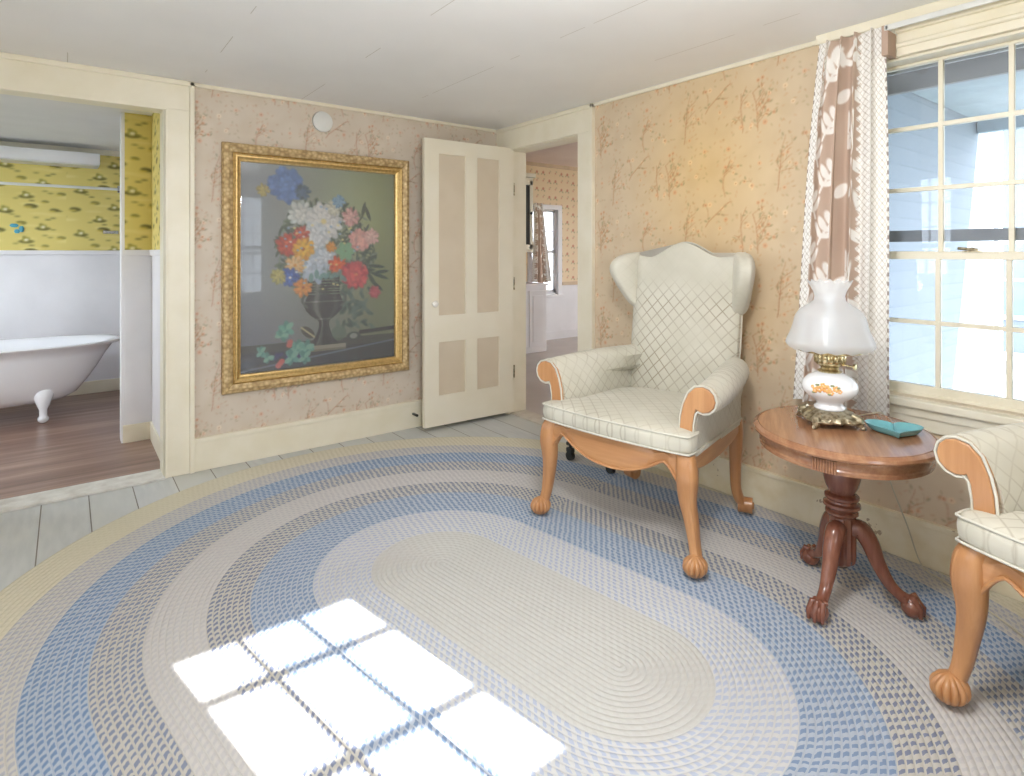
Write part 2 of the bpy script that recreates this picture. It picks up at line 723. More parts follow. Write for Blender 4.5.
# --- sash windows
def make_window(name, loc, rotz, hw=.33):
    """local x along wall, +y outward, y=0 the room face of the wall"""
    root = bpy.data.objects.new(name, None)
    COL.objects.link(root)
    root.location = loc
    root.rotation_euler.z = rotz
    struct(root)
    z0, z1, mr = .69, 2.13, 1.285
    fr = MB()
    fr.box(-hw, -hw + .012, .0, .15, z0, z1)
    fr.box(hw - .012, hw, .0, .15, z0, z1)
    fr.box(-hw, hw, .0, .15, z1 - .012, z1)
    fr.box(-hw - .02, hw + .02, .045, .19, z0 - .03, z0 + .012)
    fr.build('window_frame', M['cream'], root, bevel=.003)
    cs = MB()
    cs.box(-hw - .125, -hw, -.02, 0, z0 - .05, z1 + .02)
    cs.box(hw, hw + .125, -.02, 0, z0 - .05, z1 + .02)
    cs.box(-hw - .125, hw + .125, -.022, 0, z1, 2.235)
    cs.tube([(-hw - .13, -.026, z1 + .045), (hw + .13, -.026, z1 + .045)], .012, 8)
    cs.build('casing', M['cream'], root, bevel=.004)
    co = MB()
    co.box(-hw - .165, hw + .165, -.075, 0, 2.255, 2.3)
    co.box(-hw - .155, hw + .155, -.045, 0, 2.225, 2.256)
    co.build('cornice', M['cream'], root, bevel=.006)
    stl = MB()
    stl.box(-hw - .15, hw + .15, -.05, .05, z0 - .035, z0 - .003, .006)
    stl.box(-hw - .13, hw + .13, -.028, -.0, z0 - .075, z0 - .034, .006)
    stl.box(-hw - .12, hw + .12, -.018, -.0, z0 - .13, z0 - .073, .004)
    stl.build('stool', M['cream'], root)

    def sash(yc, a, b, rows, bot, top, mname):
        s = MB()
        st = .03
        s.box(-hw + .012, -hw + .012 + st, yc, yc + .03, a, b)
        s.box(hw - .012 - st, hw - .012, yc, yc + .03, a, b)
        s.box(-hw + .012, hw - .012, yc, yc + .03, a, a + bot)
        s.box(-hw + .012, hw - .012, yc, yc + .03, b - top, b)
        w_ = 2 * (hw - .012 - st)
        for i in (1, 2):
            x = -w_ / 2 + w_ * i / 3
            s.box(x - .009, x + .009, yc + .003, yc + .027, a + bot, b - top)
        hh = b - top - a - bot
        for i in range(1, rows):
            z = a + bot + hh * i / rows
            s.box(-w_ / 2, w_ / 2, yc + .002, yc + .028, z - .009, z + .009)
        so = s.build('sash', M['cream'], root, bevel=.002)
        MB().box(-w_ / 2, w_ / 2, yc + .013, yc + .016, a + bot, b - top).build('pane', M['pane'], so)
        return so
    sash(.085, mr - .012, z1 - .012, 3, .03, .012, 'upper')
    lo = sash(.05, z0 + .0, mr + .014, 2, .045, .03, 'lower')
    lk = MB()
    lk.box(-.03, .03, .047, .075, mr + .014, mr + .02)
    lk.tube([(-.045, .05, mr + .03), (-.01, .05, mr + .026), (.02, .055, mr + .024)], .006, 8)
    lk.sphere((.0, .06, mr + .024), .012, nu=10, nv=6)
    lk.build('sash_lock', M['bronze'], lo, 40)
    # storm window outside
    sw = MB()
    sw.box(-hw, -hw + .03, .135, .15, z0, z1)
    sw.box(hw - .03, hw, .135, .15, z0, z1)
    sw.box(-hw, hw, .135, .15, z0, z0 + .03)
    sw.box(-hw, hw, .135, .15, z1 - .03, z1)
    sw.box(-hw, hw, .13, .15, 1.345, 1.395)
    sw.build('storm_window_frame', paint('grey_aluminium', (150, 154, 158), None, .4), root)
    return root


make_window('window_1', (XB, .7475, 0), -PI / 2, .389)
make_window('window_2', (1.17, -.9, 0), PI)
make_window('window_3', (-.05, -.9, 0), PI)
make_window('window_4', (-1.5, .6, 0), PI / 2)
make_window('window_5', (-1.5, 2.4, 0), PI / 2)

# --- baseboards
def baseboard(name, pts_mb, mat='cream'):
    return struct(pts_mb.build(name, M[mat], bevel=.003))


b = MB()
b.box(.597, XB, YA - .02, YA, 0, .185)
b.box(.597, XB, YA - .028, YA, .17, .197)
baseboard('baseboard_left', b)
# right baseboard: worn paint with flakes showing old flowered paper
wb = NT('worn_baseboard_paint')
f1 = wb.noise(9, 4)
f2 = wb.noise(32, 2)
flake = wb.math('MULTIPLY', wb.math('GREATER_THAN', wb.noise(6, 1), .64), wb.math('GREATER_THAN', wb.noise(60, 2), .57))
wb.base(wb.mix(flake, wb.ramp(f1, [(.3, (226, 214, 180)), (.6, (238, 230, 206))]), (184, 168, 142)))
wb.rough(.5)
M['worn'] = wb.m
b = MB()
b.box(XB - .02, XB, -.9, 2.80, 0, .185)
b.box(XB - .028, XB, -.9, 2.80, .17, .192)
b.build('baseboard_right', M['worn'], bevel=.003)['kind'] = 'structure'
# ceiling moulding
b = MB()
b.box(.6, XB, YA - .018, YA, H0 - .022, H0)
struct(b.build('trim_1', M['cream'], bevel=.004))
b = MB()
b.box(XB - .018, XB, 1.302, 2.80, H0 - .022, H0)
b.box(XB - .018, XB, -.9, .09, H0 - .022, H0)
struct(b.build('trim_2', M['cream'], bevel=.004))
# --- casing of bathroom doorway (in the left wall)
b = MB()
b.box(.45, .575, YA - .022, YA, 0, 2.127, .003)
b.box(.575, .60, YA - .036, YA, 0, H0 - .002, .004)
b.box(.45, .462, YA - .03, YA, 0, 2.115, .003)
b.box(-.575, -.45, YA - .022, YA, 0, 2.127, .003)
b.box(-.6, .575, YA - .022, YA, 2.127, H0 - .002, .003)
b.box(-.46, .462, YA - .03, YA, 2.115, 2.132, .003)
b.box(-.6, .60, YA - .036, YA, H0 - .03, H0 - .001, .004)
b.box(.443, .453, YA - .01, YA + .135, 0, 2.124)
b.box(-.453, -.443, YA - .01, YA + .135, 0, 2.124)
b.box(-.45, .45, YA, YA + .13, 2.122, 2.127)
struct(b.build('trim_3', M['cream']))
# --- casing of the doorway in the right wall
b = MB()
b.box(XB - .022, XB, D0 - .13, D0, 0, DZ, .004)
b.box(XB - .034, XB, D0 - .15, D0 - .125, 0, H0 - .002, .004)
b.box(XB - .022, XB, D0 - .13, YA, DZ, H0 - .002, .004)
b.box(XB - .022, XB, D1, YA, 0, DZ, .004)
b.box(XB - .034, XB, D0 - .15, YA, H0 - .03, H0 - .001, .004)
b.box(XB - .002, XB + .16, D1 - .004, D1 + .001, 0, DZ)
b.box(XB - .002, XB + .16, D0 - .001, D0 + .004, 0, DZ)
b.box(XB - .002, XB + .16, D0, D1, DZ - .005, DZ)
struct(b.build('trim_4', M['cream']))
# thresholds
struct(MB().box(-.45, .45, YA - .05, YA + .13, 0, .014, .004).build('trim_5', paint('worn_white_threshold', (222, 222, 218), (196, 194, 188), .5, 14)))
struct(MB().box(XB, XB + .16, D0, D1, 0, .012, .004).build('trim_6', paint('worn_grey_threshold', (206, 200, 188), (190, 182, 170), .5, 14)))

# --- open four-panel door resting near the left wall
door = bpy.data.objects.new('door_1', None)
COL.objects.link(door)
door.location = (2.835, 3.735, 0)
door.rotation_euler.z = PI - .035
struct(door)
# local: x from hinge outwards 0..0.765, +y towards the room corner side -> thickness
dw, dz0, dz1, T = .765, .03, 2.125, .034
px = [(.135, .338), (.442, .668)]
pz = [(.22, .785 - .06), (.80, 2.02)]
d = MB()
dw = .785
d.box(0, .135, 0, T, dz0, dz1)
d.box(.668, dw, 0, T, dz0, dz1)
d.box(.338, .442, 0, T, dz0, dz1)
for (a0, a1) in px:
    d.box(a0, a1, 0, T, dz0, .25)
    d.box(a0, a1, 0, T, .64, .835)
    d.box(a0, a1, 0, T, 2.02, dz1)
d.build('door_leaf', M['cream_warm'], door)
M['tan_panel'] = paint('tan_door_panel', (218, 206, 186), (212, 199, 178), .5, 4)
for (a0, a1) in px:
    for (z0, z1) in ((.25, .64), (.835, 2.02)):
        q = MB()
        q.box(a0, a1, .011, T - .011, z0, z1)
        q.build('door_panel', M['tan_panel'], door)
q = MB()
rot = Matrix.Translation((.715, T, .925)) @ Matrix.Rotation(-PI / 2, 4, 'X')
q.lathe([(.011, 0), (.011, .015), (.012, .017), (.020, .026), (.024, .036), (.020, .046), (.010, .051)], n=24)
q.xf(rot)
q.build('door_knob', M['porcelain'], door, 50)
for z in (.35, 1.05, 1.8):
    q = MB()
    q.tube([(-.006, T + .002, z - .05), (-.006, T + .002, z + .05)], .006, 10)
    q.build('hinge', M['bronze'], door, 40)

# ================================================================ BATHROOM
M['bathfloor'] = wood('dark_plank_vinyl', (168, 140, 126), (112, 84, 72), 0, .32, .5, .2)
struct(MB().box(-1.8, 1.6, 4.02, 6.65, -.05, .0).build('floor_bathroom', M['bathfloor']))
struct(MB().box(-1.8, 1.6, 4.02, 6.8, 2.25, 2.3).build('ceiling_bathroom', paint('bathroom_ceiling', (226, 226, 226), (220, 220, 220), .7, 3)))


def frog_tile():
    c = Canvas(64, 48, (226, 210, 128), True)
    for k in range(10):
        c.ell(rng.random() * 64, rng.random() * 48, 8, 1.2, (236, 222, 148), 0, .6)
    ol, og, lt = (118, 112, 62), (150, 142, 74), (236, 230, 196)

    def frog(x, y):
        c.ell(x, y + 2.2, 6.2, 1.9, ol)
        c.ell(x - .3, y, 3.6, 2.6, (176, 168, 86), -.3)
        c.ell(x - 1.8, y - 2.4, 1.6, 1.2, (160, 150, 76))
        c.ell(x + .2, y + .5, 2.0, 1.4, lt)
        c.ell(x + 3, y + 1.2, 1.6, .9, og, .5)
    frog(13, 12)
    frog(44, 30)
    frog(30, 44)
    for k in range(14):
        c.ell(rng.random() * 64, rng.random() * 48, 2.2, .8, [ol, og][k % 2], 0, .7)
    for (x, y, r) in ((34, 8, 5.5), (54, 12, 4.2), (8, 34, 5), (26, 26, 4), (60, 42, 3.8), (46, 3, 3)):
        c.ell(x, y, r, r * .42, ol if r > 4.1 else og, .08)
        c.ell(x - r * .5, y + 1.2, r * .7, r * .25, (212, 190, 92), 0, .8)
    return c.a


FROG = frog_tile()
bath = struct(MB().box(-1.8, 1.6, 6.65, 6.77, -.05, 2.3).build('wall_bathroom_back', M['white']))
M['frogpaper'] = vcol('lily_pad_wallpaper', .6)
paper('wallpaper', lambda U, V: np.stack([U, np.full_like(U, 6.648), V], -1), -1.2, 1.0, 1.31, 2.25, bath, FROG, .0082, .009, None, M['frogpaper'])
struct(MB().box(-1.2, 1.0, 6.615, 6.65, 1.275, 1.315, .006).build('trim_7', M['white']))
struct(MB().box(-1.2, 1.0, 6.625, 6.65, 0, .11, .004).build('baseboard_bathroom', M['cream']))
struct(MB().box(-1.2, 1.0, 6.62, 6.65, 2.20, 2.25, .006).build('trim_8', M['cream']))
# right side wall and the projecting wall end
sw = struct(MB().box(.475, .58, 4.02, 4.77, -.05, 2.3).build('wall_bathroom_side', M['white']))
paper('wallpaper', lambda U, V: np.stack([np.full_like(U, .473), U, V], -1), 4.02, 4.77, 1.31, 2.25, sw, FROG, .0082, .009, None, M['frogpaper'])
se = struct(MB().box(.31, .58, 4.77, 4.89, -.05, 2.3).build('wall_bathroom_end', M['white']))
paper('wallpaper', lambda U, V: np.stack([U, np.full_like(U, 4.768), V], -1), .311, .474, 1.31, 2.25, se, FROG, .0082, .007, None, M['frogpaper'])
struct(MB().box(.302, .475, 4.752, 4.77, 1.275, 1.315, .004).box(.459, .475, 4.02, 4.77, 1.275, 1.315, .004).build('trim_9', M['white']))
struct(MB().box(.305, .475, 4.755, 4.77, 0, .12, .003).box(.462, .475, 4.03, 4.77, 0, .12, .003).build('baseboard_bathroom_side', M['cream']))
struct(MB().box(.296, .316, 4.765, 4.895, 0, 2.25, .003).build('trim_10', M['white']))
# other walls of the bathroom
struct(MB().box(.58, 1.6, 4.89, 4.95, -.05, 2.3).box(1.5, 1.6, 4.9, 6.7, -.05, 2.3).build('wall_bathroom_right', M['white']))
struct(MB().box(-1.9, -1.8, 4.0, 4.6, -.05, 2.3).box(-1.9, -1.8, 5.9, 6.7, -.05, 2.3).box(-1.9, -1.8, 4.6, 5.9, -.05, .8).box(-1.9, -1.8, 4.6, 5.9, 2.0, 2.3).build('wall_bathroom_left', M['white']))
portal((-1.88, 5.25, 1.4), (1, 0, 0), 1.3, 1.2)

# bathtub (claw foot): long axis X, centre (-.55, 5.95)
tub = thing('bathtub', 'white freestanding claw-foot bathtub seen through the left doorway', 'bathtub', (-.50, 5.97, 0))


def tub_ring(z, L0, L1, wd, n=48):
    """plan outline: sloped end at +x"""
    r = []
    for j in range(n):
        a = 2 * PI * j / n
        c, s_ = math.cos(a), math.sin(a)
        ex = L1 if c > 0 else L0
        r.append((math.copysign(abs(c) ** .8, c) * ex, math.copysign(abs(s_) ** .75, s_) * wd, z))
    return r


q = MB()
outer = [(.13, .50, .42, .17), (.14, .58, .50, .22), (.18, .64, .57, .265), (.28, .68, .645, .30), (.38, .70, .71, .325), (.48, .72, .765, .34), (.545, .735, .81, .35), (.56, .77, .86, .385), (.575, .775, .868, .39), (.583, .765, .858, .38), (.58, .74, .82, .36), (.56, .71, .78, .335), (.46, .69, .735, .31), (.32, .64, .66, .27), (.23, .55, .52, .2), (.215, .3, .3, .1)]
q.loft([tub_ring(*o) for o in outer])
q.build('tub_body', M['enamel'], tub, 60)
for (x, y) in ((.36, -.24), (-.42, -.24), (.36, .24), (-.42, .24)):
    q = MB()
    sg = -1 if y < 0 else 1
    q.tube([(x, y * .75, .225), (x, y * .95, .19), (x, y + .03 * sg, .15), (x, y + .025 * sg, .10), (x, y + .03 * sg, .06), (x, y + .035 * sg, .03)], [.07, .062, .045, .026, .026, .03], 14)
    q.sphere((x, y + .035 * sg, .032), .032, 1.1, 1.1, 1)
    q.build('claw_foot', M['enamel'], tub, 60)
# shelf box above, shower rod, small fittings
lb = thing('valance_box', 'long white light box high on the yellow lily-pad wallpaper', 'light fixture', (-.17, 6.45, 2.08))
MB().box(-.7, .41, -.05, .19, 0, .10, .006).build('housing', M['white'], lb)
MB().box(-.69, .40, -.045, .19, -.012, -.001, .003).build('diffuser', M['plastic'], lb)
rod = thing('shower_rod', 'thin white shower curtain rod across the bathroom', 'rod', (0, 5.9, 1.825))
q = MB()
q.tube([(-1.8, 0, 0), (.34, 0, 0)], .011, 12)
q.build('pole', M['plastic'], rod, 40)
q = MB()
q.tube([(.34, 0, 0), (.355, 0, 0)], .03, 16)
q.build('end_flange', M['chrome'], rod, 40)
sh = MB()
sh.box(0, .12, -.03, .0, 0, .03, .004)
sh.tube([(.02, -.045, .015), (.10, -.045, .015)], .012, 10)
tag(sh.build('wall_hook', M['chrome'], None, 40, loc=(.27, 6.648, 1.47)), 'small chrome wall hook on yellow paper beside the corner', 'hook')
sh = MB()
sh.sphere((0, 0, 0), .03, 1, .3, .6, 10, 6)
sh.sphere((.05, 0, -.03), .03, .6, .3, 1, 10, 6)
sh.sphere((.02, 0, -.05), .02, 1, .3, 1, 10, 6)
tag(sh.build('wall_sticker', paint('blue_sticker', (90, 176, 200), None, .4), None, 40, loc=(-.36, 6.636, 1.53)), 'small bright blue butterfly ornament on the yellow wallpaper', 'ornament')

# ================================================================ ROOM BEYOND THE DOOR
struct(MB().box(2.98, 8, 1.9, 6.6, -.05, .0).build('floor_next_room', paint('taupe_floor_paint', (190, 182, 176), (182, 172, 166), .4, 3)))
struct(MB().box(2.98, 8, 1.9, 6.7, 2.6, 2.7).build('ceiling_next_room', paint('pinkish_ceiling', (226, 212, 208), (218, 202, 198), .6, 2)))


def dots_tile():
    c = Canvas(40, 40, (236, 216, 184), True)
    for (x, y) in ((10, 8), (30, 28)):
        c.ell(x, y, 3.2, 3.2, (196, 128, 108))
        c.ell(x, y, 1.2, 1.2, (230, 190, 160))
        c.ell(x + 4, y + 5, 2.6, 1.3, (160, 158, 120), .6)
        c.ell(x - 5, y + 4, 2.2, 1.2, (168, 164, 128), 2.4)
    for (x, y) in ((30, 8), (10, 28)):
        c.ell(x, y, 2, 2, (210, 158, 132))
        c.ell(x + 3, y - 4, 2.2, 1.1, (176, 168, 132), .4)
    return c.a


fw = struct(MB().box(2.98, 5.36, 6.57, 6.69, -.05, 2.6).box(5.86, 8, 6.57, 6.69, -.05, 2.6).box(5.36, 5.86, 6.57, 6.69, -.05, .69).box(5.36, 5.86, 6.57, 6.69, 1.93, 2.6).build('wall_next_room', M['white']))
DT = dots_tile()
for (x0, x1, z0, z1) in ((4.4, 5.28, .84, 2.6), (5.94, 7.4, .84, 2.6), (5.28, 5.94, 2.0, 2.6)):
    paper('wallpaper', lambda U, V: np.stack([U, np.full_like(U, 6.567), V], -1), x0, x1, z0, z1, fw, DT, .006, .012)
struct(MB().box(5.94, 7.4, 6.54, 6.57, .80, .85, .004).box(4.4, 7.4, 6.54, 6.57, 2.55, 2.6).build('trim_11', paint('tan_chair_rail', (214, 190, 160), None, .5)))
struct(wall_holes('x', 7.9, 8, 1.9, 6.7, [(3.0, 5.0)]).build('wall_next_room_end', M['plainpaper']))
struct(MB().box(2.98, 8, 1.9, 2.0, -.05, 2.7).build('wall_next_room_side', M['plainpaper']))
struct(MB().box(2.98, 3.1, 4.02, 6.6, -.05, 2.7).box(2.98, 8, 1.8, 6.7, 2.7, 2.72).build('wall_next_room_left', M['plainpaper']))
portal((7.98, 4.0, 1.4), (-1, 0, 0), 2.0, 1.42)
nw = bpy.data.objects.new('window_6', None)
COL.objects.link(nw)
nw.location = (5.61, 6.57, 0)
struct(nw)
q = MB()
q.box(-.33, -.25, -.02, 0, .66, 1.95).box(.25, .33, -.02, 0, .66, 1.95).box(-.33, .33, -.02, 0, 1.93, 2.0).box(-.35, .35, -.05, 0, .63, .67)
q.build('casing', M['white'], nw, bevel=.003)
q = MB()
q.box(-.25, -.21, .04, .07, .69, 1.93).box(.21, .25, .04, .07, .69, 1.93).box(-.25, .25, .04, .07, .69, .74).box(-.25, .25, .04, .07, 1.89, 1.93).box(-.25, .25, .04, .07, 1.28, 1.33)
q.box(-.01, .01, .045, .065, .7, 1.9).box(-.25, .25, .045, .065, .99, 1.01).box(-.25, .25, .045, .065, 1.6, 1.62)
so = q.build('sash', M['white'], nw)
MB().box(-.21, .21, .055, .058, .7, 1.9).build('pane', M['pane'], so)

hut = thing('china_cabinet', 'tall cream built-in cabinet with glazed upper door in the next room', 'cabinet', (4.35, 5.83, 0))
q = MB()
q.box(-.6, .66, 0, .73, 0, .86, .004)
q.build('base_cabinet', M['white'], hut)
q = MB()
q.box(-.62, .68, -.02, .735, .86, .89, .006)
q.build('worktop', M['white'], hut)
q = MB()
q.box(-.6, .68, .30, .735, 1.30, 2.30)
q.box(-.62, .70, .26, .735, 2.30, 2.36, .01)
q.build('upper_cabinet', M['cream'], hut, bevel=.003)
for (x0, x1) in ((.36, .66), (.02, .32)):
    dd = MB()
    dd.box(x0, x0 + .05, .28, .30, 1.34, 2.26).box(x1 - .05, x1, .28, .30, 1.34, 2.26).box(x0, x1, .28, .30, 1.34, 1.40).box(x0, x1, .28, .30, 2.20, 2.26)
    dd = dd.build('cabinet_door', M['cream'], hut, bevel=.002)
    MB().box(x0 + .05, x1 - .05, .287, .292, 1.40, 2.20).build('door_glass', M['dark'], dd)
    q = MB()
    q.sphere((x1 - .04 if x0 > .2 else x1 - .02, .262, 1.82), .02)
    q.tube([(x1 - .04 if x0 > .2 else x1 - .02, .28, 1.82), (x1 - .04 if x0 > .2 else x1 - .02, .262, 1.82)], .008)
    q.build('knob', M['black'], dd, 50)
for (x0, x1) in ((.04, .34), (.36, .64)):
    q = MB()
    q.box(x0, x1, -.018, 0, .08, .80, .004)
    dd = q.build('lower_door', M['white'], hut)
    q = MB()
    q.box(x0 + .05, x1 - .05, -.021, -.017, .14, .74)
    q.box(x0 + .056, x1 - .056, -.024, -.019, .146, .734)
    q.build('door_panel', M['white'], dd, bevel=.002)
# ================================================================ OUTSIDE
struct(MB().box(-30, 60, -40, 50, -3.12, -3.0).build('ground', paint('pale_gravel', (98, 106, 98), (82, 92, 78), .9, .6)))
# eave over the rear windows, porch roof over the right-hand window
struct(MB().box(-2.2, 3.3, -1.46, -1.05, 2.284, 2.38).build('trim_12', M['cream']))
struct(MB().box(2.98, 7.4, -2.2, 1.85, 2.62, 2.72).box(7.3, 7.4, -2.2, 1.85, 2.5, 2.72).build('trim_13', paint('porch_soffit', (150, 164, 174), None, .7)))
struct(MB().box(3.16, 3.19, -.2, 1.7, 2.06, 2.62).build('trim_15', paint('dark_awning_cloth', (128, 129, 131), None, .8)))
struct(MB().box(2.98, 7.4, -2.2, 1.85, -.3, -.2).build('floor_porch', paint('porch_boards', (150, 154, 156), None, .7)))
M['clap'] = NT('white_clapboard')
cb = M['clap']
tc = cb.n('ShaderNodeTexCoord')
sp = cb.n('ShaderNodeSeparateXYZ')
cb.l(tc.outputs['Object'], sp.inputs[0])
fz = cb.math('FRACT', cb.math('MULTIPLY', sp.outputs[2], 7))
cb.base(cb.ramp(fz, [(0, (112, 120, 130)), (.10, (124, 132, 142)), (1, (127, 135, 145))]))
cb.rough(.7)
M['clap'] = cb.m
struct(MB().box(2.99, 8.05, 1.86, 1.895, -3, 2.8).build('wall_outside_wing', M['clap']))
struct(MB().box(5.0, 7.4, 6.55, 6.57, 0, .12).build('baseboard_next_room', M['white']))
struct(MB().box(7.93, 8.07, 1.82, 1.87, -3, 2.8).build('trim_14', M['white']))
ho = thing('house', 'pale clapboard house across the yard outside the window', 'house', (27, 2.0, -3.0))
ho.scale = (1.7, 1.7, 1.7)
q = MB()
q.box(0, 6, -6, 5.2, 0, 5.6)
q.build('walls', M['clap'], ho)
q = MB()
q.prism([(-.4, 5.5), (6.4, 5.5), (3, 8.2)], -6.4, 5.6, 'xz')
q.build('roof', paint('grey_shingles', (120, 124, 130), None, .9), ho)
for y in (-4.6, -2.4, -.2, 2.0, 4.0):
    q = MB()
    q.box(-.05, 0, y - .5, y + .5, 1.1, 2.8)
    f_ = q.build('window', M['white'], ho, bevel=.01)
    MB().box(-.06, -.049, y - .4, y + .4, 1.2, 1.92).box(-.06, -.049, y - .4, y + .4, 1.98, 2.7).build('pane', paint('blue_grey_glass', (120, 138, 160), None, .2), f_)
for y in (-1.3, .9):
    q = MB()
    q.box(-1.6, -1.45, y, y + .15, 0, 3.1)
    q.build('porch_post', M['white'], ho)
car = thing('car', 'white car parked outside, seen through the lower window panes', 'car', (21.0, 5.0, -3.0), math.radians(100))
q = MB()
prof = [(-2.1, .35), (-2.15, .75), (-1.9, .92), (-1.3, .98), (-.75, 1.38), (.5, 1.42), (1.25, 1.0), (1.95, .88), (2.15, .7), (2.12, .35)]
rings = []
for (x, z) in prof:
    t = max(0, (z - .95) / .5)
    hw_ = .85 - .18 * t
    rings.append([(x, -.85, .3), (x, -.87, min(z, .9)), (x, -hw_, z), (x, hw_, z), (x, .87, min(z, .9)), (x, .85, .3)])
q.loft(rings)
q.build('car_body', M['enamel'], car, 30, bevel=.03)
cg = paint('car_glass', (110, 124, 134), None, .1)
for s_ in (-1, 1):
    q = MB()
    q.add([(-1.2, .872 * s_, .99), (-.72, .72 * s_, 1.33), (.48, .715 * s_, 1.37), (1.1, .872 * s_, 1.02)], [(0, 1, 2, 3)])
    q.build('side_window', cg, car)
for x in (-1.35, 1.35):
    for y in (-.8, .8):
        q = MB()
        q.tube([(x, y - .1, .33), (x, y + .1, .33)], .33, 28)
        q.build('wheel', M['black'], car, 40)


# bushes near the porch
def bush(x, y, r, label):
    q = MB()
    for k in range(380):
        v = Vector(rng.normal(0, 1, 3)).normalized() * r * (.75 + rng.random() * .3)
        c = Vector((0, 0, r * .85)) + Vector((v.x, v.y, v.z * .85))
        a = Vector(rng.normal(0, 1, 3)).normalized() * .09
        b2 = Vector(rng.normal(0, 1, 3)).normalized() * .05
        q.add([c - a, c + b2, c + a, c - b2], [(0, 1, 2, 3)])
    q.sphere((0, 0, r * .8), r * .8, 1, 1, .95, 20, 12)
    tag(q.build('bush', paint('bush_leaves', (120, 146, 116), (96, 124, 96), .8, 20), None, loc=(x, y, -3.0)), label, 'bush')


bush(20.5, 8.6, 1.0, 'rounded green bush outside, left of the parked car')

# ================================================================ RUG
P1 = np.array([1.235, 2.104])
P2 = np.array([1.371, 1.246])
RO = 1.668


def make_rug():
    ax = P2 - P1
    L = np.hypot(*ax)
    ax = ax / L
    nm = np.array([-ax[1], ax[0]])
    n = 83
    dr = RO / n
    verts = []
    faces = []
    uvs = []
    for i in range(n):
        r0, r1 = i * dr, (i + 1) * dr
        k = len(verts)
        rows = [(r0, .0075), (r0 + dr * .22, .0105), (r0 + dr * .5, .0115), (r0 + dr * .78, .0105), (r1, .0075 if i < n - 1 else .001)]
        nseg = 28 + int(i * .5)
        ns = max(6, int(L / .1))
        rc = (r0 + r1) / 2
        par = []
        u = 0
        for t in np.linspace(0, 1, ns, endpoint=False):
            par.append((P1 + ax * L * t, nm, u + L * t))
        u += L
        for t in np.linspace(0, 1, nseg, endpoint=False):
            a = PI / 2 - PI * t
            par.append((P2, ax * math.cos(a) + nm * math.sin(a), u + PI * rc * t))
        u += PI * rc
        for t in np.linspace(0, 1, ns, endpoint=False):
            par.append((P2 - ax * L * t, -nm, u + L * t))
        u += L
        for t in np.linspace(0, 1, nseg + 1):
            a = -PI / 2 - PI * t
            par.append((P1, ax * math.cos(a) + nm * math.sin(a), u + PI * rc * t))
        m_ = len(par)
        for (r, z) in rows:
            for (c, dvec, uu) in par:
                p = c + dvec * r
                verts.append((min(p[0], XB - .029), p[1], z))
                uvs.append((uu, r))
        for a in range(4):
            for j in range(m_ - 1):
                f = (k + a * m_ + j, k + a * m_ + j + 1, k + (a + 1) * m_ + j + 1, k + (a + 1) * m_ + j)
                if all(verts[q][0] >= XB - .0291 for q in f):
                    continue
                faces.append(f)
    me = bpy.data.meshes.new('braided_rug')
    me.from_pydata(verts, [], faces)
    uvl = me.uv_layers.new(name='UVMap')
    li = np.zeros(len(me.loops), int)
    me.loops.foreach_get('vertex_index', li)
    uvl.data.foreach_set('uv', np.array(uvs, np.float32)[li].reshape(-1))
    me.polygons.foreach_set('use_smooth', np.ones(len(me.polygons), bool))
    o = bpy.data.objects.new('braided_rug', me)
    COL.objects.link(o)
    m = NT('braided_wool')
    uvn = m.n('ShaderNodeUVMap', uv_map='UVMap')
    s_ = m.n('ShaderNodeSeparateXYZ')
    m.l(uvn.outputs[0], s_.inputs[0])
    U, V = s_.outputs[0], s_.outputs[1]
    rv = m.math('DIVIDE', V, RO / 83)
    ring = m.math('FLOOR', rv)
    fv = m.math('FRACT', rv)
    wn = m.n('ShaderNodeTexWhiteNoise', noise_dimensions='1D')
    m.l(ring, wn.inputs['W'])
    jit = m.math('MULTIPLY', m.noise(38, 2), .9)
    ph = m.math('FRACT', m.math('ADD', m.math('ADD', m.math('ADD', jit, m.math('DIVIDE', U, .029)), m.math('MULTIPLY', ring, .5)), m.math('MULTIPLY', fv, .6)))
    dash = m.math('SUBTRACT', .25, m.math('ABSOLUTE', m.math('SUBTRACT', ph, .5)))
    vv = m.math('SUBTRACT', .36, m.math('ABSOLUTE', m.math('SUBTRACT', fv, .5)))
    mask = m.math('MULTIPLY', m.math('GREATER_THAN', dash, 0), m.math('GREATER_THAN', vv, 0))
    VN = m.math('DIVIDE', m.math('MULTIPLY', ring, RO / 83), RO)
    bd = [0, .27, .50, .70, .86, 1.035, 1.17, 1.328, 1.47]
    A = [(192, 192, 189), (196, 197, 198), (172, 181, 194), (188, 186, 180), (196, 194, 192), (188, 186, 181), (170, 181, 196), (195, 193, 188), (208, 203, 184)]
    B = [(189, 188, 185), (172, 180, 199), (124, 143, 172), (124, 131, 152), (187, 186, 188), (130, 139, 160), (118, 141, 175), (172, 175, 184), (203, 198, 178)]
    ca = m.ramp(VN, [(p / RO, c) for p, c in zip(bd, A)], 'CONSTANT')
    cb_ = m.ramp(VN, [(p / RO, c) for p, c in zip(bd, B)], 'CONSTANT')
    m.base(m.mix(mask, ca, cb_))
    m.rough(.95)
    m.b.inputs['Specular IOR Level'].default_value = .15
    sn = m.math('SINE', m.math('MULTIPLY', ph, 2 * PI))
    m.bump(m.math('ADD', sn, m.noise(300, 2)), .15, .003)
    me.materials.append(m.m)
    tag(o, 'large oval braided rug with beige centre and blue and cream bands', 'rug')
    return o


make_rug()


